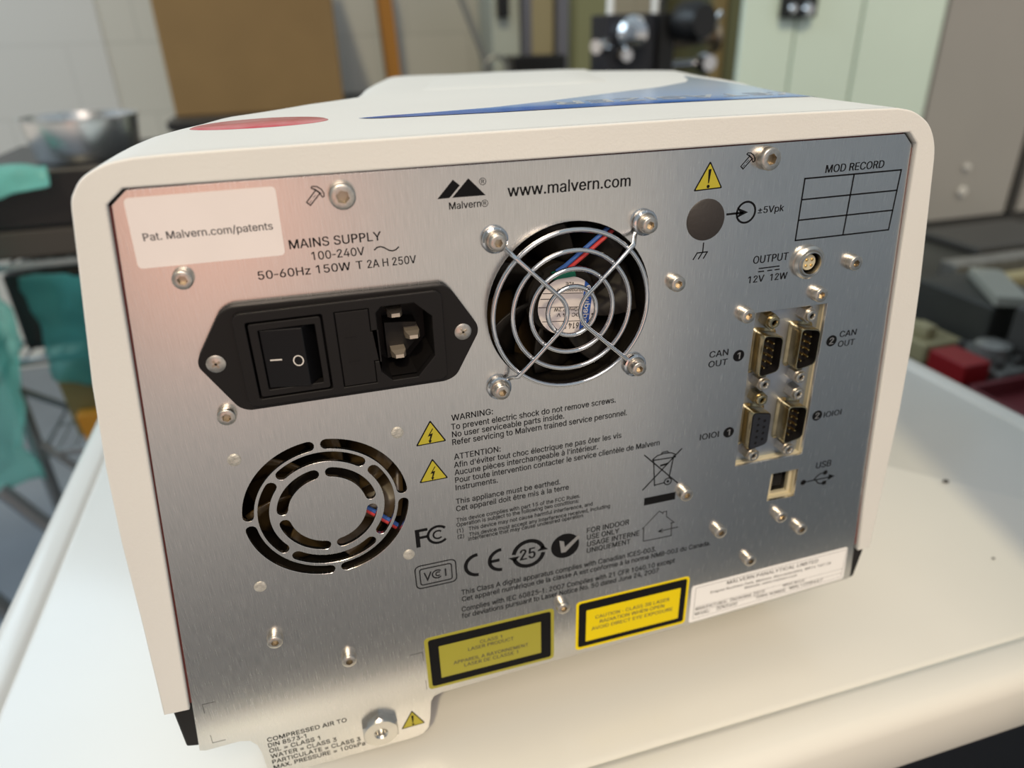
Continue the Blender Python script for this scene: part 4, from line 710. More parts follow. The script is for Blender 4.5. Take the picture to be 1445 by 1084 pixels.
for P in ([(-60.3, -222.8), (-64.8, -222.8), (-64.9, -227.4)], [(-65.3, -239.5), (-65.4, -243.9), (-60.6, -244.0)], [(13.4, -223.3), (18.4, -223.3), (18.4, -228.2)], [(18.5, -239.4), (18.4, -244.8)]): stroke(bm, P, .14)
obj('printed_mark', bm, M['ink'], panel, label='fine label corner marks')

# ---- stickers
def sticker(name, loops, m, label, h=.07):
    b = nb()
    for L, hh, mi in loops: plate(b, [L], .0, hh, mi)
    return obj(name, b, m, an, label=label)
st = sticker('sticker', [(roundpoly([(-45.8, -37.2), (-7.3, -37.1), (-7.7, -56.5), (-46.6, -56.3)], 1.4), .10, 0)], [M['paper']], 'white patent sticker')
lines('printed_text', [('Pat. Malvern.com/patents', -43.4, -9.8, -48.85, 2.1)], M['greyink'], st, .14)
def laser(x0, x1, z0, z1, ring_m, m, label, txt, bk, inn):
    s = sticker('sticker', [(rrect(x0, x1, z0, z1, 1.8), .08, 0), (rrect(*bk, 1.2), .11, 1), (rrect(*inn, .2), .14, 2)], [ring_m, M['ink'], m], label)
    lines('printed_text', txt, M['greyink'], s, .18)
laser(19.4, 74.4, -245.2, -216.4, M['yellow_shaded'], M['yellow_shaded'], 'yellow class 1 laser sticker coloured as in shade', [('CLASS 1', 42.1, 51.5, -225.9, 1.75), ('LASER PRODUCT', 37, 56.5, -228.6, 1.85), ('APPAREIL A RAYONNEMENT', 30.5, 62.8, -234.2, 1.85), ('LASER DE CLASSE 1', 34.9, 58.2, -236.9, 1.85)], (20.9, 73.0, -243.8, -217.7), (25.0, 68.5, -240.0, -222.2))
laser(84.3, 137.6, -244.2, -216.5, M['yellow2'], M['yellow2'], 'bright yellow laser caution sticker', [('CAUTION - CLASS 3B LASER', 93.2, 128.4, -228.1, 1.9), ('RADIATION WHEN OPEN', 95.4, 126, -231.2, 1.9), ('AVOID DIRECT EYE EXPOSURE', 91.6, 130.4, -234.4, 1.9)], (85.5, 136.4, -242.8, -217.6), (89.0, 133.6, -240.1, -222.2))
ser = sticker('sticker', [(roundpoly([(139.2, -223.2), (220.9, -221.9), (222.4, -241.6), (139.5, -245.0)], 1.6), .10, 0)], [M['silverlabel']], 'white serial number sticker')
bm = nb()
for t_ in (('MALVERN PANALYTICAL LIMITED', 157.1, 205.2, -226.9, 2.0), ('Enigma Business Park, Malvern, Worcestershire, WR14 1XZ UK', 149.1, 213, -230.0, 1.4), ('Website: www.malvern.com', 166.7, 194.6, -232.4, 1.4), ('MANUFACTURED:', 142.4, 158.4, -238.2, 1.7), ('December 2019', 160.2, 178, -237.9, 1.9), ('MADE IN U.K.', 188, 200, -237.0, 1.5), ('MODEL:', 142.4, 150.2, -241.3, 1.7), ('ZEN3600', 153.3, 164.0, -241.1, 1.9), ('SERIAL NUMBER:', 174, 190, -240.3, 1.6), ('MAL1208447', 192, 210, -239.9, 1.9)):
    text(bm, *t_, h=.14)
stroke(bm, [(141.3, -224.5), (220.6, -223.4), (220.8, -240.2), (141.5, -242.9)], .16, .14, closed=True)
for a, b in (((141.4, -236.2), (220.6, -234.9)), ((141.4, -239.3), (220.7, -237.6))): stroke(bm, [a, b], .14, .14)
obj('printed_text', bm, M['greyink'], ser)

# ---- screws
def screw_bm(r, hh, wr, wh, sock=.5):
    b = nb(); s = r*sock
    lathe(b, [(wr*MM*.5, 0), (wr*MM, 0), (wr*MM, wh*MM), (wr*MM*.5, wh*MM)], (0, 0, 0), HN, 26)
    hex_ = [Vector((s*MM*math.cos(math.pi*k/3), 0, s*MM*math.sin(math.pi*k/3))) for k in range(6)]
    n = 24; up = Vector(HN)
    ring = lambda rr, o: [b.verts.new(Vector((rr*MM*math.cos(2*math.pi*k/n), 0, rr*MM*math.sin(2*math.pi*k/n))) + up*o*MM) for k in range(n)]
    R = [ring(r, wh), ring(r, wh+hh-.5), ring(r*.95, wh+hh-.15), ring(r*.86, wh+hh)]
    for A, B in zip(R, R[1:]):
        for k in range(n): b.faces.new((A[k], A[(k+1) % n], B[(k+1) % n], B[k]))
    top = [b.verts.new(v + up*(wh+hh)*MM) for v in hex_]; bot = [b.verts.new(v + up*(wh+hh*.35)*MM) for v in hex_]
    for q in range(6):
        a = R[-1][q*4:(q*4+5)] if q < 5 else R[-1][20:24] + [R[-1][0]]
        b.faces.new(list(a) + [top[(q+1) % 6], top[q]])
        f = b.faces.new((top[q], top[(q+1) % 6], bot[(q+1) % 6], bot[q])); f.material_index = 1
    f = b.faces.new(bot); f.material_index = 1
    return b
def place_first(name, b, x, z, parent, h=0.0, rot=0):
    bmesh.ops.rotate(b, verts=b.verts, cent=(0, 0, 0), matrix=Matrix.Rotation(rot, 3, 'Y'))
    bmesh.ops.translate(b, verts=b.verts, vec=W(x, z, h))
    return obj(name, b, [M['screw'], M['socket']], parent, smooth=True, loc=W(x, z, h))
small = [(-35.7, -59.7), (-32.7, -103.7), (-34.3, -197.2), (-9.9, -215.1), (129.65, -169.4), (147.9, -192.8), (177.4, -191.8), (189.1, -201.2), (165, -212.7), (77.4, -214.3), (117.9, -79.3), (190, -79.9), (177.3, -90.6), (147.3, -94.9)]
s0 = None
for x, z in [(x*1.0058, z*1.0058) for x, z in small]:
    if s0 is None: s0 = place_first('panel_screw', screw_bm(2.8, 2.35, 2.95, .45), x, z, an, 0, .2)
    else:
        c = clone(s0, 'panel_screw', an, W(x, z, 0)); c.rotation_euler = (0, rng.uniform(0, 1.0), 0)
b0 = None
for x, z in ((10.3, -40.7), (147.7, -40.1)):
    if b0 is None: b0 = place_first('captive_screw', screw_bm(3.7, 3.1, 3.9, .5, .52), x*1.0045, z*1.0045, an, 0, .3)
    else: clone(b0, 'captive_screw', an, W(x*1.0045, z*1.0045, 0)).rotation_euler = (0, .5, 0)
for x, z in ((-34.0, -121.0), (18.3, -120.8), (17.5, -173), (-35.3, -173.5)):
    bm = nb(); disc(bm, x, z, [(2.15, 0), (2.1, .3), (1.7, .5), (.8, .42)], 20); obj('rivet', bm, M['rivet'], an, smooth=True)

# ---- mains inlet with switch and fuse drawer
IEC = [(-37.0, -84.2), (-28.7, -71.0), (-25.3, -69.2), (37.3, -70.0), (39.7, -72.2), (47.3, -84.6), (47.4, -87.3), (39.5, -101.3), (36, -102.9), (-26, -102.9), (-28.8, -101.3), (-37.2, -86.6)]
INLET = [(15.5, -75.8), (17.2, -74.0), (27.3, -74.0), (32.5, -79.0), (32.4, -92.5), (26.6, -98.9), (18.5, -98.9), (15.5, -95.7)]
SWF = rrect(-22.0, -.2, -98.8, -74.0, .6, 2)
FUSE = [(3.2, -74.0), (13.5, -74.0), (13.5, -81.4), (15.3, -81.4), (15.3, -91.6), (13.5, -91.6), (13.5, -98.9), (3.2, -98.9)]
bm = nb()
plate(bm, [roundpoly(IEC, 2.0), rrect(-25.0, 35.6, -100.7, -71.4, 2, 4)], 0, 3.0, bev=.35)
plate(bm, [rrect(-25.4, 36.1, -101.0, -71.0, 2.6), SWF, FUSE, INLET], 1.0, 4.8, bev=.3)
# cavity walls behind the openings
for L, dep in ((INLET, -13.5), (SWF, -2), (FUSE, 1.6)):
    v0 = [bm.verts.new(W(x, z, 2)) for x, z in L]; v1 = [bm.verts.new(W(x, z, dep)) for x, z in L]
    for k in range(len(L)): bm.faces.new((v0[k], v0[(k+1) % len(L)], v1[(k+1) % len(L)], v1[k]))
    bm.faces.new(v1)
inlet = obj('mains_inlet', bm, M['black'], an, label='black mains inlet module')
bm = nb(); pprism(bm, [(18.6, -83.5), (24.5, -84), (28.8, -84.5), (28.8, -90), (24.5, -94.5), (18.6, -96)], -13.4, -6.5); obj('socket_core', bm, M['black'], inlet)
for x, z in ((21.9, -79.0), (26.9, -87.0), (21.9, -93.0)):
    bm = nb(); a = []
    for h, w, t in ((-13, 2.3, 1.2), (-2.6, 2.3, 1.2), (.2, 1.3, .6)):
        a.append([bm.verts.new(W(x+sx*w, z+sz*t, h)) for sx, sz in ((-1, -1), (1, -1), (1, 1), (-1, 1))])
    for A, B in zip(a, a[1:]):
        for k in range(4): bm.faces.new((A[k], A[(k+1) % 4], B[(k+1) % 4], B[k]))
    bm.faces.new(a[-1]); bm.faces.new(list(reversed(a[0])))
    obj('blade_pin', bm, M['pinsteel'], inlet)
bm = nb()
plate(bm, [rrect(-21.4, -.8, -98.2, -74.6, .8, 3), rrect(-18.9, -2.7, -96.1, -76.8, .3, 2)], 1, 4.75, bev=.25)
obj('switch_frame', bm, M['black'], inlet)
bm = nb()
prism(bm, [(-18.7, 4.1), (-6.6, 5.9), (-2.95, .4), (-2.95, -1), (-18.7, -1)], lambda p: W(p[0], -77.0, p[1]), lambda p: W(p[0], -95.9, p[1]))
rk = obj('rocker_switch', bm, M['rocker'], inlet, bevel=.3)
bm = nb(); rkp = lambda x, z, h: W(x, z, 4.1 + (x+18.7)/12.1*1.8 + .08)
stroke(bm, [(-17.0, -86.6), (-13.6, -86.65)], .4, place=rkp); stroke(bm, [(x, z) for x, z in arc(-8.95, -87.4, 1.4, 0, 360, 24, 1.6)], .32, place=rkp)
obj('switch_marking', bm, M['whiteink'], inlet, label='white I and O marks')
fz = [Vector(p) for p in FUSE]; fz[3].x = fz[4].x = 15.85; fcx = Vector((9, -86.5))
bm = nb(); plate(bm, [[(p.x + (.28 if p.x < fcx.x else -.2), p.y + (.28 if p.y < fcx.y else -.28)) for p in fz]], 1.0, 4.7, bev=.15)
for x in (6.0, 7.3, 8.6): stroke(bm, [(x, -81.5), (x, -91.5)], .18, 4.78)
for z in (-82.5, -90.5): stroke(bm, [(5.5, z), (9.2, z)], .18, 4.78)
stroke(bm, [(7.3, -79.5), (7.3, -81.5)], .18, 4.78); stroke(bm, [(7.3, -91.5), (7.3, -93.5)], .18, 4.78)
obj('fuse_drawer', bm, M['black'], inlet)
for x, z in ((-32.25, -85.95), (42.3, -86.2)):
    bm = nb(); disc(bm, x, z, [(2.8, 2.6), (2.75, 3.3), (2.1, 3.55), (.3, 3.62)], 26)
    for a in (.5, .5+math.pi/2):
        v = Vector((math.cos(a), math.sin(a)))*1.35; n = Vector((-v.y, v.x)).normalized()*.32
        p = Vector((x, z)); pprism(bm, [tuple(p-v-n), tuple(p+v-n), tuple(p+v+n), tuple(p-v+n)], 3.45, 3.68, 1)
    obj('countersunk_screw', bm, [M['screw'], M['socket']], inlet, smooth=True)

# ---- cooling fans behind the panel
def fan(cx, cz, blades_m, name_label, spin):
    b = nb(); plate(b, [rrect(cx-30, cx+30, cz-30, cz+30, 3), circ(cx, cz, 28.6, 48)], -27, -2)
    f = obj('cooling_fan', b, M['dark'], an, label=name_label)
    for k in range(7):
        b = nb(); A = []
        for i in range(7):
            r = 12.5 + i*2.5; tw = k*2*math.pi/7 + spin + (r-12)*.022
            for j in range(4):
                a = tw + j*.24; A.append(b.verts.new(W(cx + r*math.cos(a), cz + r*math.sin(a), -7 - j*4.2 + .3*i)))
        for i in range(6):
            for j in range(3): b.faces.new((A[i*4+j], A[i*4+j+1], A[i*4+j+5], A[i*4+j+4]))
        o = obj('fan_blade', b, blades_m, f, smooth=True)
        s = o.modifiers.new('solid', 'SOLIDIFY'); s.thickness = .0009
    b = nb(); disc(b, cx, cz, [(13, -24), (13, -9), (12.2, -8)], 36); obj('hub', b, M['dark'], f, smooth=True)
    b = nb(); plate(b, [circ(cx, cz, 30, 40)], -29, -27.5); obj('rear_guard', b, M['brownfan'], f)
    return f
f1 = fan(*FC, M['dark'], 'upper cooling fan behind the wire guard', .35)
f2 = fan(*VC, M['brownfan'], 'lower cooling fan behind the slotted vent', .1)
LC = (81.6, -86.2); LH = -7.4
bm = nb()
la = math.radians(-6)
def LP(x, z, h):
    return W(LC[0] + x*math.cos(la) - z*math.sin(la), LC[1] + x*math.sin(la) + z*math.cos(la), LH + h)
flat(bm, [circ(0, 0, 10.6, 44)], .1, 0, LP)
flat(bm, [[(5.6, -9.0)] + arc(0, 0, 10.6, -58, -32, 6) + [(8.9, -5.2), (8.9, 5.2)] + arc(0, 0, 10.6, 32, 58, 6)], .16, 1, LP)
for z, x0, x1 in ((4.6, -9.4, 5.4), (2.6, -10, -6), (-.4, -10.4, 5.4), (-5.6, -8.6, 5.4)): stroke(bm, [(x0, z), (x1, z)], .22, .16, 2, LP)
def LPf(x, z, h): return LP(-x, -z, h)
text(bm, '614 F', -5.2, .4, 6.2, 2.2, .2, 2, LPf, bold=.02); text(bm, 'DC 24 V', -5.0, 3.4, 2.6, 1.3, .2, 2, LPf); text(bm, '90mA 2.2W', -5.0, 4.6, .6, 1.3, .2, 2, LPf)
text(bm, 'Hungary (X)', -5.2, 4.2, -6.2, 1.2, .2, 2, LPf); text(bm, 'VDE', -1.8, 1.4, -8.6, 1.4, .2, 2, LPf)
def LPv(x, z, h): return LP(7.2 - z, -x, h)
text(bm, 'ebmpapst', -7.4, 7.4, -.7, 2.0, .24, 3, LPv)
obj('hub_label', bm, [M['paper'], M['bluestrip'], M['ink'], M['whiteink']], f1, label='white hub label with blue band')
for dx, m in ((0, M['blue_w']), (1.7, M['red_w'])):
    bm = nb(); tube(bm, [W(99.5+dx, -56.2-dx*.6, -5.5), W(92+dx, -62-dx*.55, -5), W(84+dx, -68-dx*.5, -5), W(80.2+dx, -71.2-dx*.4, -5.6), W(78+dx, -73.4, -7.5)], .75*MM, 8); obj('wire', bm, m, f1, smooth=True, label='blue wire' if not dx else 'red wire')
    bm = nb(); tube(bm, [W(-2, -147.5-dx, -6.5), W(5, -152.7-dx*.9, -6), W(12, -159.8-dx*.9, -6), W(19, -167.5-dx*.9, -6)], .8*MM, 8); obj('wire', bm, m, f2, smooth=True, label='blue wire' if not dx else 'red wire')
bm = nb(); pprism(bm, [(76, -73.6), (83.8, -72.8), (84.6, -75.6), (76.3, -76)], -7.9, -6.6); obj('circuit_board', bm, M['pcb'], f1)

# ---- chromed wire guard
bm = nb(); GC = (79.1, -83.6); wr = .78*MM
def ringpath(r, h, n=64): return [W(GC[0]+r*math.cos(2*math.pi*k/n), GC[1]+r*math.sin(2*math.pi*k/n), h) for k in range(n)]
for r in (27.0, 20.5, 14.4, 8.45): tube(bm, ringpath(r, 4.4), wr, 10, closed=True)
guard = obj('fan_guard', bm, M['chrome'], an, smooth=True, label='chromed wire fan guard')
FS = [(54.6, -58.2), (105.3, -57.6), (104.5, -108.7), (54.2, -109.4)]
def bez(ps, n=8):
    out = []
    for (a, b, c) in ps:
        for k in range(n+1):
            t = k/n; out.append(a*(1-t)**2 + b*2*t*(1-t) + c*t*t)
    return out
for side, (ta, tb) in ((-1, (FS[0], FS[3])), (1, (FS[1], FS[2]))):
    vx = GC[0] + side*2.3
    def dirp(s, t): return Vector((s[0] + (vx-s[0])*t, s[1] + ((GC[1] + (3.4 if s is ta else -3.4)) - s[1])*t))
    P = []
    A0, A1 = dirp(ta, .14), dirp(ta, .24); B0, B1 = dirp(tb, .14), dirp(tb, .24)
    P += [W(*A0, 1.3), W(*dirp(ta, .18), 2.6), W(*A1, 5.6)]
    mid1 = dirp(ta, .9); mid2 = dirp(tb, .9)
    q = [Vector((mid1.x, mid1.y)), Vector((vx, GC[1]+3.0)), Vector((vx, GC[1]))]
    P += [W(*dirp(ta, .5), 5.9)] + [W(v.x, v.y, 5.9) for v in bez([q], 6)]
    q = [Vector((vx, GC[1])), Vector((vx, GC[1]-3.0)), Vector((mid2.x, mid2.y))]
    P += [W(v.x, v.y, 5.9) for v in bez([q], 6)[1:]] + [W(*dirp(tb, .5), 5.9), W(*B1, 5.6), W(*dirp(tb, .18), 2.6), W(*B0, 1.3)]
    bm = nb(); tube(bm, P, wr, 10)
    for s in (ta, tb):
        tube(bm, [W(s[0] + 3.55*math.cos(2*math.pi*k/24), s[1] + 3.55*math.sin(2*math.pi*k/24), 1.2) for k in range(24)], wr, 8, closed=True)
    obj('guard_strut', bm, M['chrome'], guard, smooth=True)
g0 = None
for i, (x, z) in enumerate(FS):
    if g0 is None: g0 = place_first('guard_screw', screw_bm(2.75, 2.6, 2.95, 2.6), x, z, guard, 0, .1)
    else:
        c = clone(g0, 'guard_screw', guard, W(x, z, 0)); c.rotation_euler = (0, .3*i, 0)

# ---- round blank, round output socket
bm = nb(); disc(bm, 128.2, -59.0, [(7.0, 0), (7.0, .25), (6.7, .45)], 44); obj('blanking_plug', bm, M['darkplug'], an, smooth=True, label='dark round blanking plug')
bm = nb(); disc(bm, 171.4, -78.2, [(5.9, 0), (6.1, .6), (6.1, 1.6), (5.3, 2.4), (4.9, 2.4), (4.6, 2.1), (4.3, 3.0), (3.9, 3.0), (3.9, -1.5)], 40)
lem = obj('output_socket', bm, M['edge_steel'], an, smooth=True, label='round metal output socket')
bm = nb(); disc(bm, 171.4, -78.2, [(2.9, -1.4), (2.9, 1.0), (2.7, 1.2)], 28); obj('socket_insert', bm, M['cream'], lem, smooth=True)
for dx, dz in ((-1, -1), (1, -1), (1, 1), (-1, 1)):
    bm = nb(); disc(bm, 171.4+dx*1.1, -78.2+dz*1.1, [(.5, 1), (.5, 1.5), (.3, 1.6)], 10); obj('contact_pin', bm, M['gold'], lem)

# ---- recessed connector plate with the four nine-way sockets
bm = nb()
plate(bm, [[(150, -93), (188, -93), (188, -167), (150, -167)]], -5, -3.6, 0)
plate(bm, [[(151, -94), (187, -94), (187, -165), (151, -165)], [(153.4, -96.2), (183.6, -96.3), (184.4, -162.8), (153.4, -162.5)]], -3.6, -1.6, 1)
cplate = obj('connector_plate', bm, [M['zinc'], M['cream']], an, label='recessed zinc connector plate')
def dshape(cx, cz, w, hh, sl=1.6, r=2.0):
    return roundpoly([(cx-w/2, cz+hh/2), (cx+w/2, cz+hh/2-sl), (cx+w/2, cz-hh/2+sl), (cx-w/2, cz-hh/2)], r, 4)
def dsub(cx, cz, male, label):
    b = nb()
    o1 = dshape(cx, cz, 8.9, 17.6); o2 = dshape(cx, cz, 10.6, 19.4)
    s = [(o2, -3.6), (o2, -2.9), (o1, -2.1), (o1, 3.1), (dshape(cx, cz, 8.6, 17.3), 3.4)]
    if male: s += [(dshape(cx, cz, 8.1, 16.8), 3.4), (dshape(cx, cz, 8.0, 16.7), -1.8)]
    rings = [[b.verts.new(W(x, z, h)) for x, z in L] for L, h in s]
    for q, (A, B) in enumerate(zip(rings, rings[1:])):
        for k in range(len(A)): b.faces.new((A[k], A[(k+1) % len(A)], B[(k+1) % len(A)], B[k])).material_index = 1 if q >= 5 else 0
    b.faces.new(rings[-1]).material_index = 1
    d = obj('serial_connector', b, [M['brass'], M['black']], an, smooth=True, label=label)
    if male:
        b = nb(); plate(b, [dshape(cx, cz, 7.8, 16.4)], -1.75, -.8); obj('insulator', b, M['black'], d)
    else:
        b = nb(); plate(b, [dshape(cx, cz, 7.9, 16.5, 1.6, 1.8)] + [circ(cx + x, cz + z, .62, 12) for x, z in PINS], 2.6, 3.75); obj('insulator', b, mat('grey_insulator', (.012, .014, .02), .5), d)
    if male:
        for x, z in PINS:
            b = nb(); disc(b, cx+x, cz+z, [(.5, -1), (.5, 1.6), (.3, 2.0)], 10); obj('contact_pin', b, M['gold'], d)
    for dz in (12.9, -12.9):
        b = nb()
        pprism(b, circ(cx, cz+dz*.995, 3.15, 6, .26), -3.6, 1.2); disc(b, cx, cz+dz*.995, [(2.35, 1.2), (2.35, 2.2), (2.05, 2.6), (1.25, 2.6), (.95, 2.2), (.9, .5)], 22)
        obj('jackscrew', b, M['brass'] if cx < 165 and dz > 0 else M['screw'], d, smooth=True)
PINS = [(-1.42, 5.54 - 2.77*k) for k in range(5)] + [(1.42, 4.155 - 2.77*k) for k in range(4)]
dsub(159.8, -112.5, True, 'nine pin CAN connector at upper left of the plate')
dsub(176.0, -112.0, True, 'nine pin CAN connector at upper right of the plate')
dsub(159.6, -144.9, False, 'nine hole female serial connector')
dsub(176.2, -145.2, True, 'nine pin serial connector at lower right of the plate')
# ---- square USB socket
bm = nb()
plate(bm, [[(168, -168), (188, -168), (188, -188), (168, -188)], [(174.8, -172.9), (182.7, -173.0), (182.9, -183.4), (174.7, -183.2)]], -5, -3.2)
plate(bm, [[(169, -169), (187, -169), (187, -187), (169, -187)], [(172.0, -171.2), (184.2, -171.3), (184.5, -184.4), (171.9, -184.1)]], -3.3, -1.6)
usb = obj('usb_port', bm, M['cream'], an, label='square USB socket')
bm = nb(); v = [(174.6, -172.8), (182.9, -172.8), (182.9, -183.5), (174.6, -183.5)]
a = [bm.verts.new(W(x, z, -4.5)) for x, z in v]; b_ = [bm.verts.new(W(x, z, -15)) for x, z in v]
for k in range(4): bm.faces.new((a[k], a[(k+1) % 4], b_[(k+1) % 4], b_[k]))
bm.faces.new(b_); obj('socket_shell', bm, M['edge_steel'], usb)
bm = nb(); pprism(bm, rrect(176.4, 181, -181, -175.4, .3, 2), -14.5, -5); obj('contact_block', bm, M['black'], usb)
# ---- hexagonal air fitting
bm = nb()
n = 36
hexr = lambda k: 7.1/math.cos(((2*math.pi*k/n + math.pi/6) % (math.pi/3)) - math.pi/6)
P0 = lambda k, r, h: W(-2.45 + r*math.cos(2*math.pi*k/n), -259.3 + r*math.sin(2*math.pi*k/n), h)
rings = [[bm.verts.new(P0(k, hexr(k), 0)) for k in range(n)], [bm.verts.new(P0(k, hexr(k), 3.2 - .7*(hexr(k)-7.1))) for k in range(n)], [bm.verts.new(P0(k, 6.9, 3.6)) for k in range(n)], [bm.verts.new(P0(k, 2.9, 3.6)) for k in range(n)], [bm.verts.new(P0(k, 2.1, 2.8)) for k in range(n)], [bm.verts.new(P0(k, 2.1, .4)) for k in range(n)]]
for A, B in zip(rings, rings[1:]):
    for k in range(n): bm.faces.new((A[k], A[(k+1) % n], B[(k+1) % n], B[k]))
bm.faces.new(rings[-1]); obj('air_fitting', bm, M['edge_steel'], an, smooth=True, label='hexagonal metal air inlet fitting')

# ------------------------------------------------------------------ background: left rack
M['rackmetal'] = mat('dull_grey_metal', (.30, .33, .34), .35, .6)
M['pan'] = mat('stainless_pan', (.80, .81, .80), .27, 1.0)
M['case'] = mat('black_case', (.012, .012, .013), .35)
M['case2'] = mat('grey_brown_case', (.055, .05, .045), .45)
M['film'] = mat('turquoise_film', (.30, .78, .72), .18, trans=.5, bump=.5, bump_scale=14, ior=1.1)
M['olive_bin'] = mat('olive_bin', (.16, .15, .06), .5); M['orange_bin'] = mat('orange_bin', (.55, .26, .02), .5)
rk_ = root('storage_rack', 'grey wire storage rack on the floor left of the trolley', 'shelf', F(-290, 1080, -1082))
for x, d in ((-466, 930), (-466, 1260), (-120, 930), (-120, 1260)):
    bm = nb(); tube(bm, [F(x, d, -1082), F(x, d, -240)], .010, 12); obj('post', bm, M['rackmetal'], rk_, smooth=True)
for z in (-285, -430, -590, -800):
    bm = nb(); tube(bm, [F(-466, 930, z), F(-120, 930, z), F(-120, 1260, z), F(-466, 1260, z)], .006, 8, closed=True)
    for k in range(1, 14): tube(bm, [F(-466+346*k/14, 930, z+4), F(-466+346*k/14, 1260, z+4)], .002, 6)
    for d in (1040, 1150): tube(bm, [F(-466, d, z-3), F(-120, d, z-3)], .003, 6)
    obj('wire_shelf', bm, M['rackmetal'], rk_, smooth=True)
bm = nb(); tube(bm, [F(-466, 930, -560), F(-300, 930, -800)], .006, 8); tube(bm, [F(-466, 930, -470), F(-466, 1260, -700)], .006, 8); obj('brace', bm, M['rackmetal'], rk_, smooth=True)
bm = nb(); pprism(bm, [(-455, -278), (-140, -278), (-140, -236), (-455, -236)], -940, -1240); o = obj('equipment_case', bm, M['case2'], label='flat grey brown equipment case lying on the rack under a black one', cat='case', bevel=4)
bm = nb(); pprism(bm, [(-450, -235.5), (-150, -235.5), (-150, -155), (-450, -155)], -935, -1230); obj('equipment_case', bm, M['case'], label='black equipment case carrying the steel pan', cat='case', bevel=5)
pn = root('saucepan', 'open stainless steel pan on the black case of the rack', 'pan', F(-297, 1020, -154.5))
bm = nb(); lathe(bm, [(.066, 0), (.070, .004), (.077, .056), (.0805, .0575), (.0805, .059), (.076, .059), (.069, .006), (.004, .004)], F(-297, 1020, -154.5), (0, 0, 1), 56); obj('bowl', bm, M['pan'], pn, smooth=True)
def sheet(name, label, fn, nu, nv, m, amp, th=.0006):
    b = nb(); G_ = []
    for i in range(nu+1):
        row = []
        for j in range(nv+1):
            p = fn(i/nu, j/nv); q = Vector(noise.noise_vector(p*16)) + .5*Vector(noise.noise_vector(p*45 + Vector((3, 1, 2))))
            row.append(b.verts.new(p + q*amp))
        G_.append(row)
    for i in range(nu):
        for j in range(nv): b.faces.new((G_[i][j], G_[i+1][j], G_[i+1][j+1], G_[i][j+1]))
    m.node_tree.nodes['Principled BSDF'].inputs['Alpha'].default_value = .72
    o = obj(name, b, m, smooth=True, label=label, cat='plastic sheet', loc=fn(.5, 1), group=None)
    s = o.modifiers.new('solid', 'SOLIDIFY'); s.thickness = th
    return o
def hang(u, v):      # draped over the case's left end and down the rack's front left corner
    x = -575 + 120*u + 30*math.sin(v*5) + 26*v; z = -165 - 420*v - 30*u
    return F(x, 875 + 18*math.sin(u*9) + 10*v, z)
sheet('plastic_sheet', 'crumpled turquoise plastic film hanging down the rack\'s left corner', hang, 26, 46, M['film'], .016)
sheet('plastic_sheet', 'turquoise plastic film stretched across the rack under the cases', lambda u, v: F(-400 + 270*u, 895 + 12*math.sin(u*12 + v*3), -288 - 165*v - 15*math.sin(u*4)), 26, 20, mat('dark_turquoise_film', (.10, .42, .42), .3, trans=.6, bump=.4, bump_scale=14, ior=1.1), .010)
sheet('plastic_sheet', 'bunched turquoise plastic film over the black case below the steel pan', lambda u, v: F(-478 + 150*u, 916 - 12*v, -148 - (62 - 40*u)*v), 24, 12, M['film'], .008)
bm = nb(); pprism(bm, [(-445, -424), (-150, -424), (-150, -305), (-445, -305)], -965, -1225); obj('crate', bm, M['case'], label='black crate behind the film on the second shelf of the rack', cat='crate', bevel=4)
bm = nb(); pprism(bm, [(-415, -583), (-260, -583), (-255, -478), (-420, -478)], -960, -1180); obj('storage_bin', bm, M['olive_bin'], label='olive storage bin on the rack behind the turquoise film', cat='bin', bevel=5)
bm = nb(); pprism(bm, [(-398, -582), (-270, -582), (-265, -532), (-402, -532)], -934, -958.5); obj('storage_bin', bm, M['orange_bin'], label='small orange storage bin in front of the olive bin', cat='bin', bevel=4)
for (a, b_, r), lb in zip((((-585, 800, -640), (-470, 800, -960), 13), ((-505, 860, -600), (-345, 860, -900), 11)), ('grey steel tube leaning by the hanging film', 'second grey steel tube leaning behind the first')):
    bm = nb(); k = (-1082 - a[2])/(b_[2]-a[2]); e = (a[0] + (b_[0]-a[0])*k, a[1], -1080)
    tube(bm, [F(*a), F(*e)], r*MM, 12); obj('steel_tube', bm, M['rackmetal'], smooth=True, label=lb, cat='tube', loc=F(*e))

# ------------------------------------------------------------------ background: bench along the back wall
M['benchtop'] = mat('black_benchtop', (.02, .02, .022), .4)
M['card'] = mat('brown_cardboard', (.235, .15, .062), .75, noise_amt=.08, noise_scale=6)
M['orangewood'] = mat('orange_timber', (.42, .19, .028), .55, noise_amt=.15, noise_scale=8, stretch=(8, 8, .6))
M['greymetal'] = mat('grey_metal', (.26, .26, .24), .4, .6)
M['olive'] = mat('olive_paint', (.27, .29, .17), .5)
M['tanboard'] = mat('brown_board', (.25, .19, .09), .6, noise_amt=.15, noise_scale=6, stretch=(8, 8, .6))
M['green'] = mat('pale_green_paint', (.80, .93, .82), .33, noise_amt=.06, noise_scale=2)
M['greencl'] = mat('seam_shadow_gap', (.16, .15, .07), .6)
M['greycab'] = mat('grey_gloss_paint', (.40, .375, .35), .18, noise_amt=.05, noise_scale=2)
M['pale'] = mat('pale_grey_green_paint', (.40, .43, .38), .45); M['slate'] = mat('slate_rail', (.19, .19, .22), .3, .5); M['tan'] = mat('tan_paint', (.34, .30, .18), .5)
wb = root('workbench', 'long black topped workbench along the back wall', 'workbench', F(450, 2200, -1082))
bm = nb(); box(bm, -312, 1250, 1890, 2585, -214, -190); obj('worktop', bm, M['benchtop'], wb, bevel=3)
for x in (-280, 460, 1210):
    for d in (1930, 2540): bm = nb(); box(bm, x-22, x+22, d-22, d+22, -1082, -214); obj('leg', bm, M['greymetal'], wb)
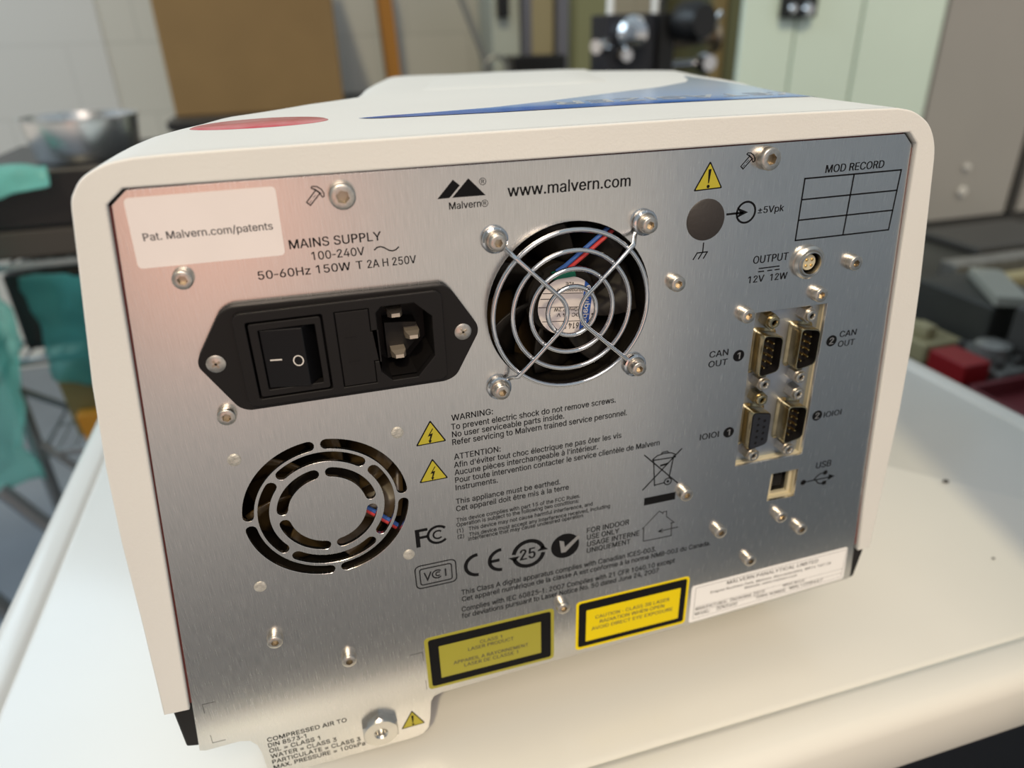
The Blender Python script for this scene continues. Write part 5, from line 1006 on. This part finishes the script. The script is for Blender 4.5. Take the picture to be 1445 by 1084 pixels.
st_ = root('side_table', 'low black side table in front of the workbench', 'table', F(880, 1600, -1082))
bm = nb(); box(bm, 600, 1160, 1360, 1860, -212, -190); obj('tabletop', bm, M['benchtop'], st_, bevel=3)
for x in (625, 1135):
    for d in (1385, 1835): bm = nb(); box(bm, x-18, x+18, d-18, d+18, -1082, -212); obj('leg', bm, M['greymetal'], st_)
cb = root('cardboard_box', 'tall brown cardboard box on the workbench', 'cardboard box', F(-75, 2150, -190))
bm = nb(); box(bm, -300, 150, 2000, 2330, -189.5, 420); obj('carton', bm, M['card'], cb, bevel=3)
bm = nb(); box(bm, -92, -30, 1999, 2331, 419, 421.5); box(bm, -92, -30, 1998.6, 1999.8, 330, 420); obj('packing_tape', bm, mat('packing_tape', (.30, .2, .09), .25), cb)
bm = nb(); prism(bm, [(320, -189.5), (362, -189.5), (338, 420), (296, 420)], lambda p: F(p[0], 2290, p[1]), lambda p: F(p[0], 2365, p[1])); obj('timber_post', bm, M['orangewood'], label='orange stained timber post standing on the workbench', cat='wood', loc=F(340, 2330, -189.5))
hr = root('hooked_rod', 'grey steel rod with a ring standing on the workbench', 'rod', F(598, 1960, -188))
bm = nb(); tube(bm, [F(598, 1960, -180), F(400, 1990, 340)], .0095, 12); obj('rod', bm, M['greymetal'], hr, smooth=True)
bm = nb(); tube(bm, [F(585 + 34*math.cos(a), 1945, -110 + 42*math.sin(a)) for a in [2*math.pi*k/32 for k in range(32)]], .006, 8, closed=True); tube(bm, [F(585, 1945, -152), F(590, 1950, -187)], .009, 10); obj('ring', bm, M['greymetal'], hr, smooth=True)
ic = root('instrument_column', 'pale upright machine column on the workbench with a slate rail', 'machine', F(740, 2170, -190))
bm = nb(); box(bm, 628, 716, 2130, 2300, -175, 420); obj('front_panel', bm, M['pale'], ic, bevel=3)
bm = nb(); box(bm, 720, 748, 2110, 2290, -175, 420); obj('rail', bm, M['slate'], ic, bevel=2)
bm = nb(); box(bm, 752, 832, 2150, 2300, -175, 420); obj('side_panel', bm, M['tan'], ic, bevel=2)
bm = nb(); box(bm, 836, 872, 2120, 2300, -175, 420); obj('edge_strip', bm, M['slate'], ic, bevel=2)
bm = nb(); box(bm, 640, 676, 2100, 2129, 32, 260); obj('handle', bm, M['case'], ic, bevel=6)
bm = nb(); box(bm, 620, 880, 2110, 2310, -189.5, -175.5); obj('base', bm, M['slate'], ic)
bm = nb(); box(bm, 650, 815, 1985, 2090, -189.5, -72); obj('black_box', bm, M['case'], label='small black box in front of the pale machine column', cat='box', bevel=4)
lk = root('locker', 'narrow olive locker against the back wall', 'cabinet', F(1090, 2450, -1082))
bm = nb(); box(bm, 960, 1085, 2592 - 280, 2595, -180, 900); obj('body', bm, M['olive'], lk, bevel=3)
bm = nb(); box(bm, 966, 1079, 2300, 2311, -170, 890); obj('door', bm, M['olive'], lk, bevel=2)
lk.location = F(1020, 2450, -188)
for c in lk.children: c.location = c.location - (F(1020, 2450, -188) - F(1090, 2450, -1082))
# positioning stage
ps = root('positioning_stage', 'black positioning stage with chrome knobs and two white rods', 'machine', F(810, 1550, -190))
bm = nb(); box(bm, 735, 862, 1500, 1600, -189.5, 25); obj('body', bm, mat('black_anodised', (.02, .021, .028), .35), ps, bevel=3)
bm = nb(); box(bm, 864, 905, 1485, 1600, -189.5, 25); obj('side_plate', bm, M['case'], ps, bevel=3)
for x in (755, 870):
    bm = nb(); tube(bm, [F(x, 1530, 25), F(x, 1530, 320)], .0085, 14); obj('rod', bm, mat('white_rod', (.85, .87, .88), .2), ps, smooth=True)
bm = nb(); lathe(bm, [(.040, 0), (.046, .004), (.046, .05), (.036, .07)], F(926, 1486, 5), (.25, -1, 0), 32); obj('knob', bm, M['case'], ps, smooth=True, label='large black knob')
bm = nb(); lathe(bm, [(.022, 0), (.034, .012), (.038, .026), (.030, .04), (.012, .046)], F(790, 1499, -16), HN, 28); obj('knob', bm, M['chrome'], ps, smooth=True, label='chrome knob')
bm = nb(); lathe(bm, [(.012, 0), (.018, .012), (.014, .03)], F(775, 1499, -62), HN, 20); obj('knob', bm, M['chrome'], ps, smooth=True, label='small chrome knob')
bm = nb(); tube(bm, [F(700, 1480, -42), F(734, 1500, -38)], .016, 16); obj('spindle', bm, M['chrome'], ps, smooth=True)
bm = nb(); tube(bm, [F(905, 1510, -42), F(1015, 1500, -32)], .012, 16); lathe(bm, [(.034, 0), (.034, .012), (.02, .016)], F(1015, 1500, -32), (1, -.2, .08), 24); obj('spindle', bm, mat('bronze_spindle', (.3, .25, .2), .3, .9), ps, smooth=True)
bm = nb(); tube(bm, [F(1000, 1490, -5), F(1022, 1480, 24)], .007, 10); obj('lever', bm, M['chrome'], ps, smooth=True)
bm = nb(); lathe(bm, [(.02, 0), (.026, .02), (.018, .04)], F(990, 1500, -86), HN, 20); tube(bm, [F(905, 1520, -90), F(990, 1500, -86)], .01, 10); obj('knob', bm, M['chrome'], ps, smooth=True, label='lower chrome knob')
bm = nb(); box(bm, 1300, 1344, 1985, 2010, -1082, 700); obj('wooden_board', bm, M['tanboard'], label='brown wooden board standing beside the pale green cabinet', cat='wood', loc=F(1356, 2025, -1082))
# green cabinet
gc = root('steel_cabinet', 'pale green steel cabinet with three doors and a black latch', 'cabinet', F(1720, 2150, -1082))
bm = nb(); box(bm, 1352, 2098, 1918, 2400, -1082, 800); obj('body', bm, M['greencl'], gc)
for x0, x1 in ((1350, 1534), (1542, 1774), (1784, 2100)):
    bm = nb(); box(bm, x0, x1, 1898, 1917, -1060, 798); obj('door', bm, M['green'], gc, bevel=3)
lt = nb(); box(lt, 1468, 1585, 1868, 1897, 8, 110); la_ = obj('latch', lt, M['case'], gc, bevel=5)
bm = nb(); lathe(bm, [(.018, 0), (.02, .006), (.014, .014)], F(1548, 1868, 30), HN, 24); obj('lock', bm, M['chrome'], la_, smooth=True)
bm = nb(); lathe(bm, [(.012, 0), (.014, .006), (.010, .012)], F(1494, 1868, 34), HN, 24); obj('lock', bm, M['chrome'], la_, smooth=True)
# glossy grey cabinet
gy = root('steel_cabinet', 'glossy grey steel cabinet with two white knobs right of the green one', 'cabinet', F(2500, 2000, -1082))
bm = nb(); box(bm, 2112, 3100, 1912, 2300, -1082, -700); obj('plinth', bm, M['case2'], gy)
bm = nb(); box(bm, 2112, 3100, 1912, 2300, -690, 800); obj('body', bm, M['greycab'], gy, bevel=2)
bm = nb(); box(bm, 2114, 2590, 1898, 1911, -688, 798); obj('door', bm, M['greycab'], gy, bevel=3)
bm = nb(); box(bm, 2606, 2640, 1890, 1911, -688, 798); obj('door_edge', bm, M['case2'], gy, bevel=3)
bm = nb(); box(bm, 2650, 3098, 1898, 1911, -688, 798); obj('door', bm, M['greycab'], gy, bevel=3)
for x, z, r in ((2346, -496, .013), (2352, -584, .020)):
    bm = nb(); lathe(bm, [(r*.7, 0), (r, .006), (r*.8, .014), (r*.3, .017)], F(x, 1898, z), HN, 22); obj('knob', bm, M['whiteink'], gy, smooth=True, label='white knob')
# ------------------------------------------------------------------ background: right bench with workshop clutter
rb = root('workbench', 'dark low workbench right of the trolley crowded with metal parts', 'workbench', F(1200, 800, -1082))
M['darkbench'] = mat('dark_oiled_bench', (.045, .043, .036), .5, noise_amt=.3, noise_scale=8)
bm = nb(); box(bm, 580, 2300, 150, 1090, -476, -450); obj('worktop', bm, M['darkbench'], rb, bevel=3)
for x in (610, 2270):
    for d in (180, 1060): bm = nb(); box(bm, x-25, x+25, d-25, d+25, -1082, -476); obj('leg', bm, M['greymetal'], rb)
M['red'] = mat('red_paint', (.27, .010, .013), .4); M['maroon'] = mat('maroon_paint', (.13, .018, .022), .5)
M['steelgrey'] = mat('grey_machined_metal', (.30, .29, .27), .4, .5, noise_amt=.3, noise_scale=40); M['sand'] = mat('sand_plastic', (.34, .29, .16), .55)
bm = nb(); box(bm, 783, 826, 418, 478, -449.5, -402); obj('red_box', bm, M['red'], label='small bright red box by the trolley\'s right rim', cat='box', bevel=3)
mt = root('tool_tray', 'dark maroon tray holding a grey machined part', 'tray', F(812, 350, -450))
bm = nb(); box(bm, 765, 900, 255, 400, -449.5, -438); 
for a in ((765, 900, 392, 400), (765, 900, 255, 263), (765, 773, 255, 400), (892, 900, 255, 400)): box(bm, *a, -449.5, -418)
obj('tray_body', bm, M['maroon'], mt, bevel=1.5)
gp = root('machined_part', 'grey machined metal part with bolts between the red box and the dark case', 'machine part', F(858, 445, -450))
bm = nb(); prism(bm, [(832, 408), (884, 410), (905, 470), (890, 510), (842, 500)], lambda p: F(p[0], p[1], -449), lambda p: F(p[0], p[1], -418)); obj('flange', bm, M['steelgrey'], gp, bevel=3)
bm = nb(); lathe(bm, [(.022, 0), (.022, .02), (.012, .024)], F(866, 455, -418), (0, 0, 1), 24); obj('boss', bm, M['steelgrey'], gp, smooth=True)
for x, d in ((846, 424), (876, 424), (890, 470), (852, 490)):
    bm = nb(); lathe(bm, [(.006, 0), (.006, .012), (.004, .013)], F(x, d, -418), (0, 0, 1), 6); obj('bolt', bm, M['case2'], gp)
bm = nb(); box(bm, 818, 886, 515, 610, -449.5, -418); box(bm, 830, 850, 530, 560, -418, -398); obj('plastic_block', bm, M['sand'], label='sand coloured plastic block behind the red box', cat='block', bevel=4)
bm = nb(); box(bm, 905, 1010, 330, 470, -449.5, -352); obj('equipment_case', bm, M['case2'], label='dark grey case on the right workbench beside the machined part', cat='case', bevel=4)
bm = nb(); box(bm, 905, 1020, 500, 640, -449.5, -366); obj('equipment_case', bm, M['darkbench'], label='brown black case on the right workbench under a pale bar', cat='case', bevel=4)
bm = nb(); prism(bm, [(905, 500), (940, 478), (1012, 590), (980, 618)], lambda p: F(p[0], p[1], -365.5), lambda p: F(p[0], p[1], -350)); obj('metal_bar', bm, mat('pale_bar', (.33, .32, .27), .45), label='pale flat bar lying across the brown black case', cat='bar', bevel=2)
for x0, x1, d0, d1, z1, c, lb in ((1120, 1500, 760, 800, -405, 'steelgrey', 'long grey bar at the back of the right workbench'), (1080, 1420, 690, 722, -412, 'sand', 'long sand coloured bar on the right workbench'), (1000, 1300, 655, 678, -425, 'steelgrey', 'thin grey bar in front of the sand coloured bar')):
    bm = nb(); box(bm, x0, x1, d0, d1, -449.5, z1); obj('metal_bar', bm, M[c], label=lb, cat='bar', bevel=3)
bm = nb(); box(bm, 1330, 1600, 900, 1070, -449.5, -432); obj('storage_bin', bm, M['case2'], label='dark bin far back on the right workbench', cat='bin', bevel=6)
bm = nb(); lathe(bm, [(.05, 0), (.05, .11), (.042, .12), (.042, .02)], F(1000, 880, -449.5), (0, 0, 1), 28); obj('metal_can', bm, M['case2'], smooth=True, label='dark round can at the rear left of the right workbench', cat='can')
bm = nb(); tube(bm, [F(890, 620, -440), F(1130, 900, -425)], .009, 10); obj('metal_rod', bm, M['steelgrey'], smooth=True, label='grey rod lying slantwise at the rear of the right workbench', cat='rod', loc=F(1000, 750, -440))
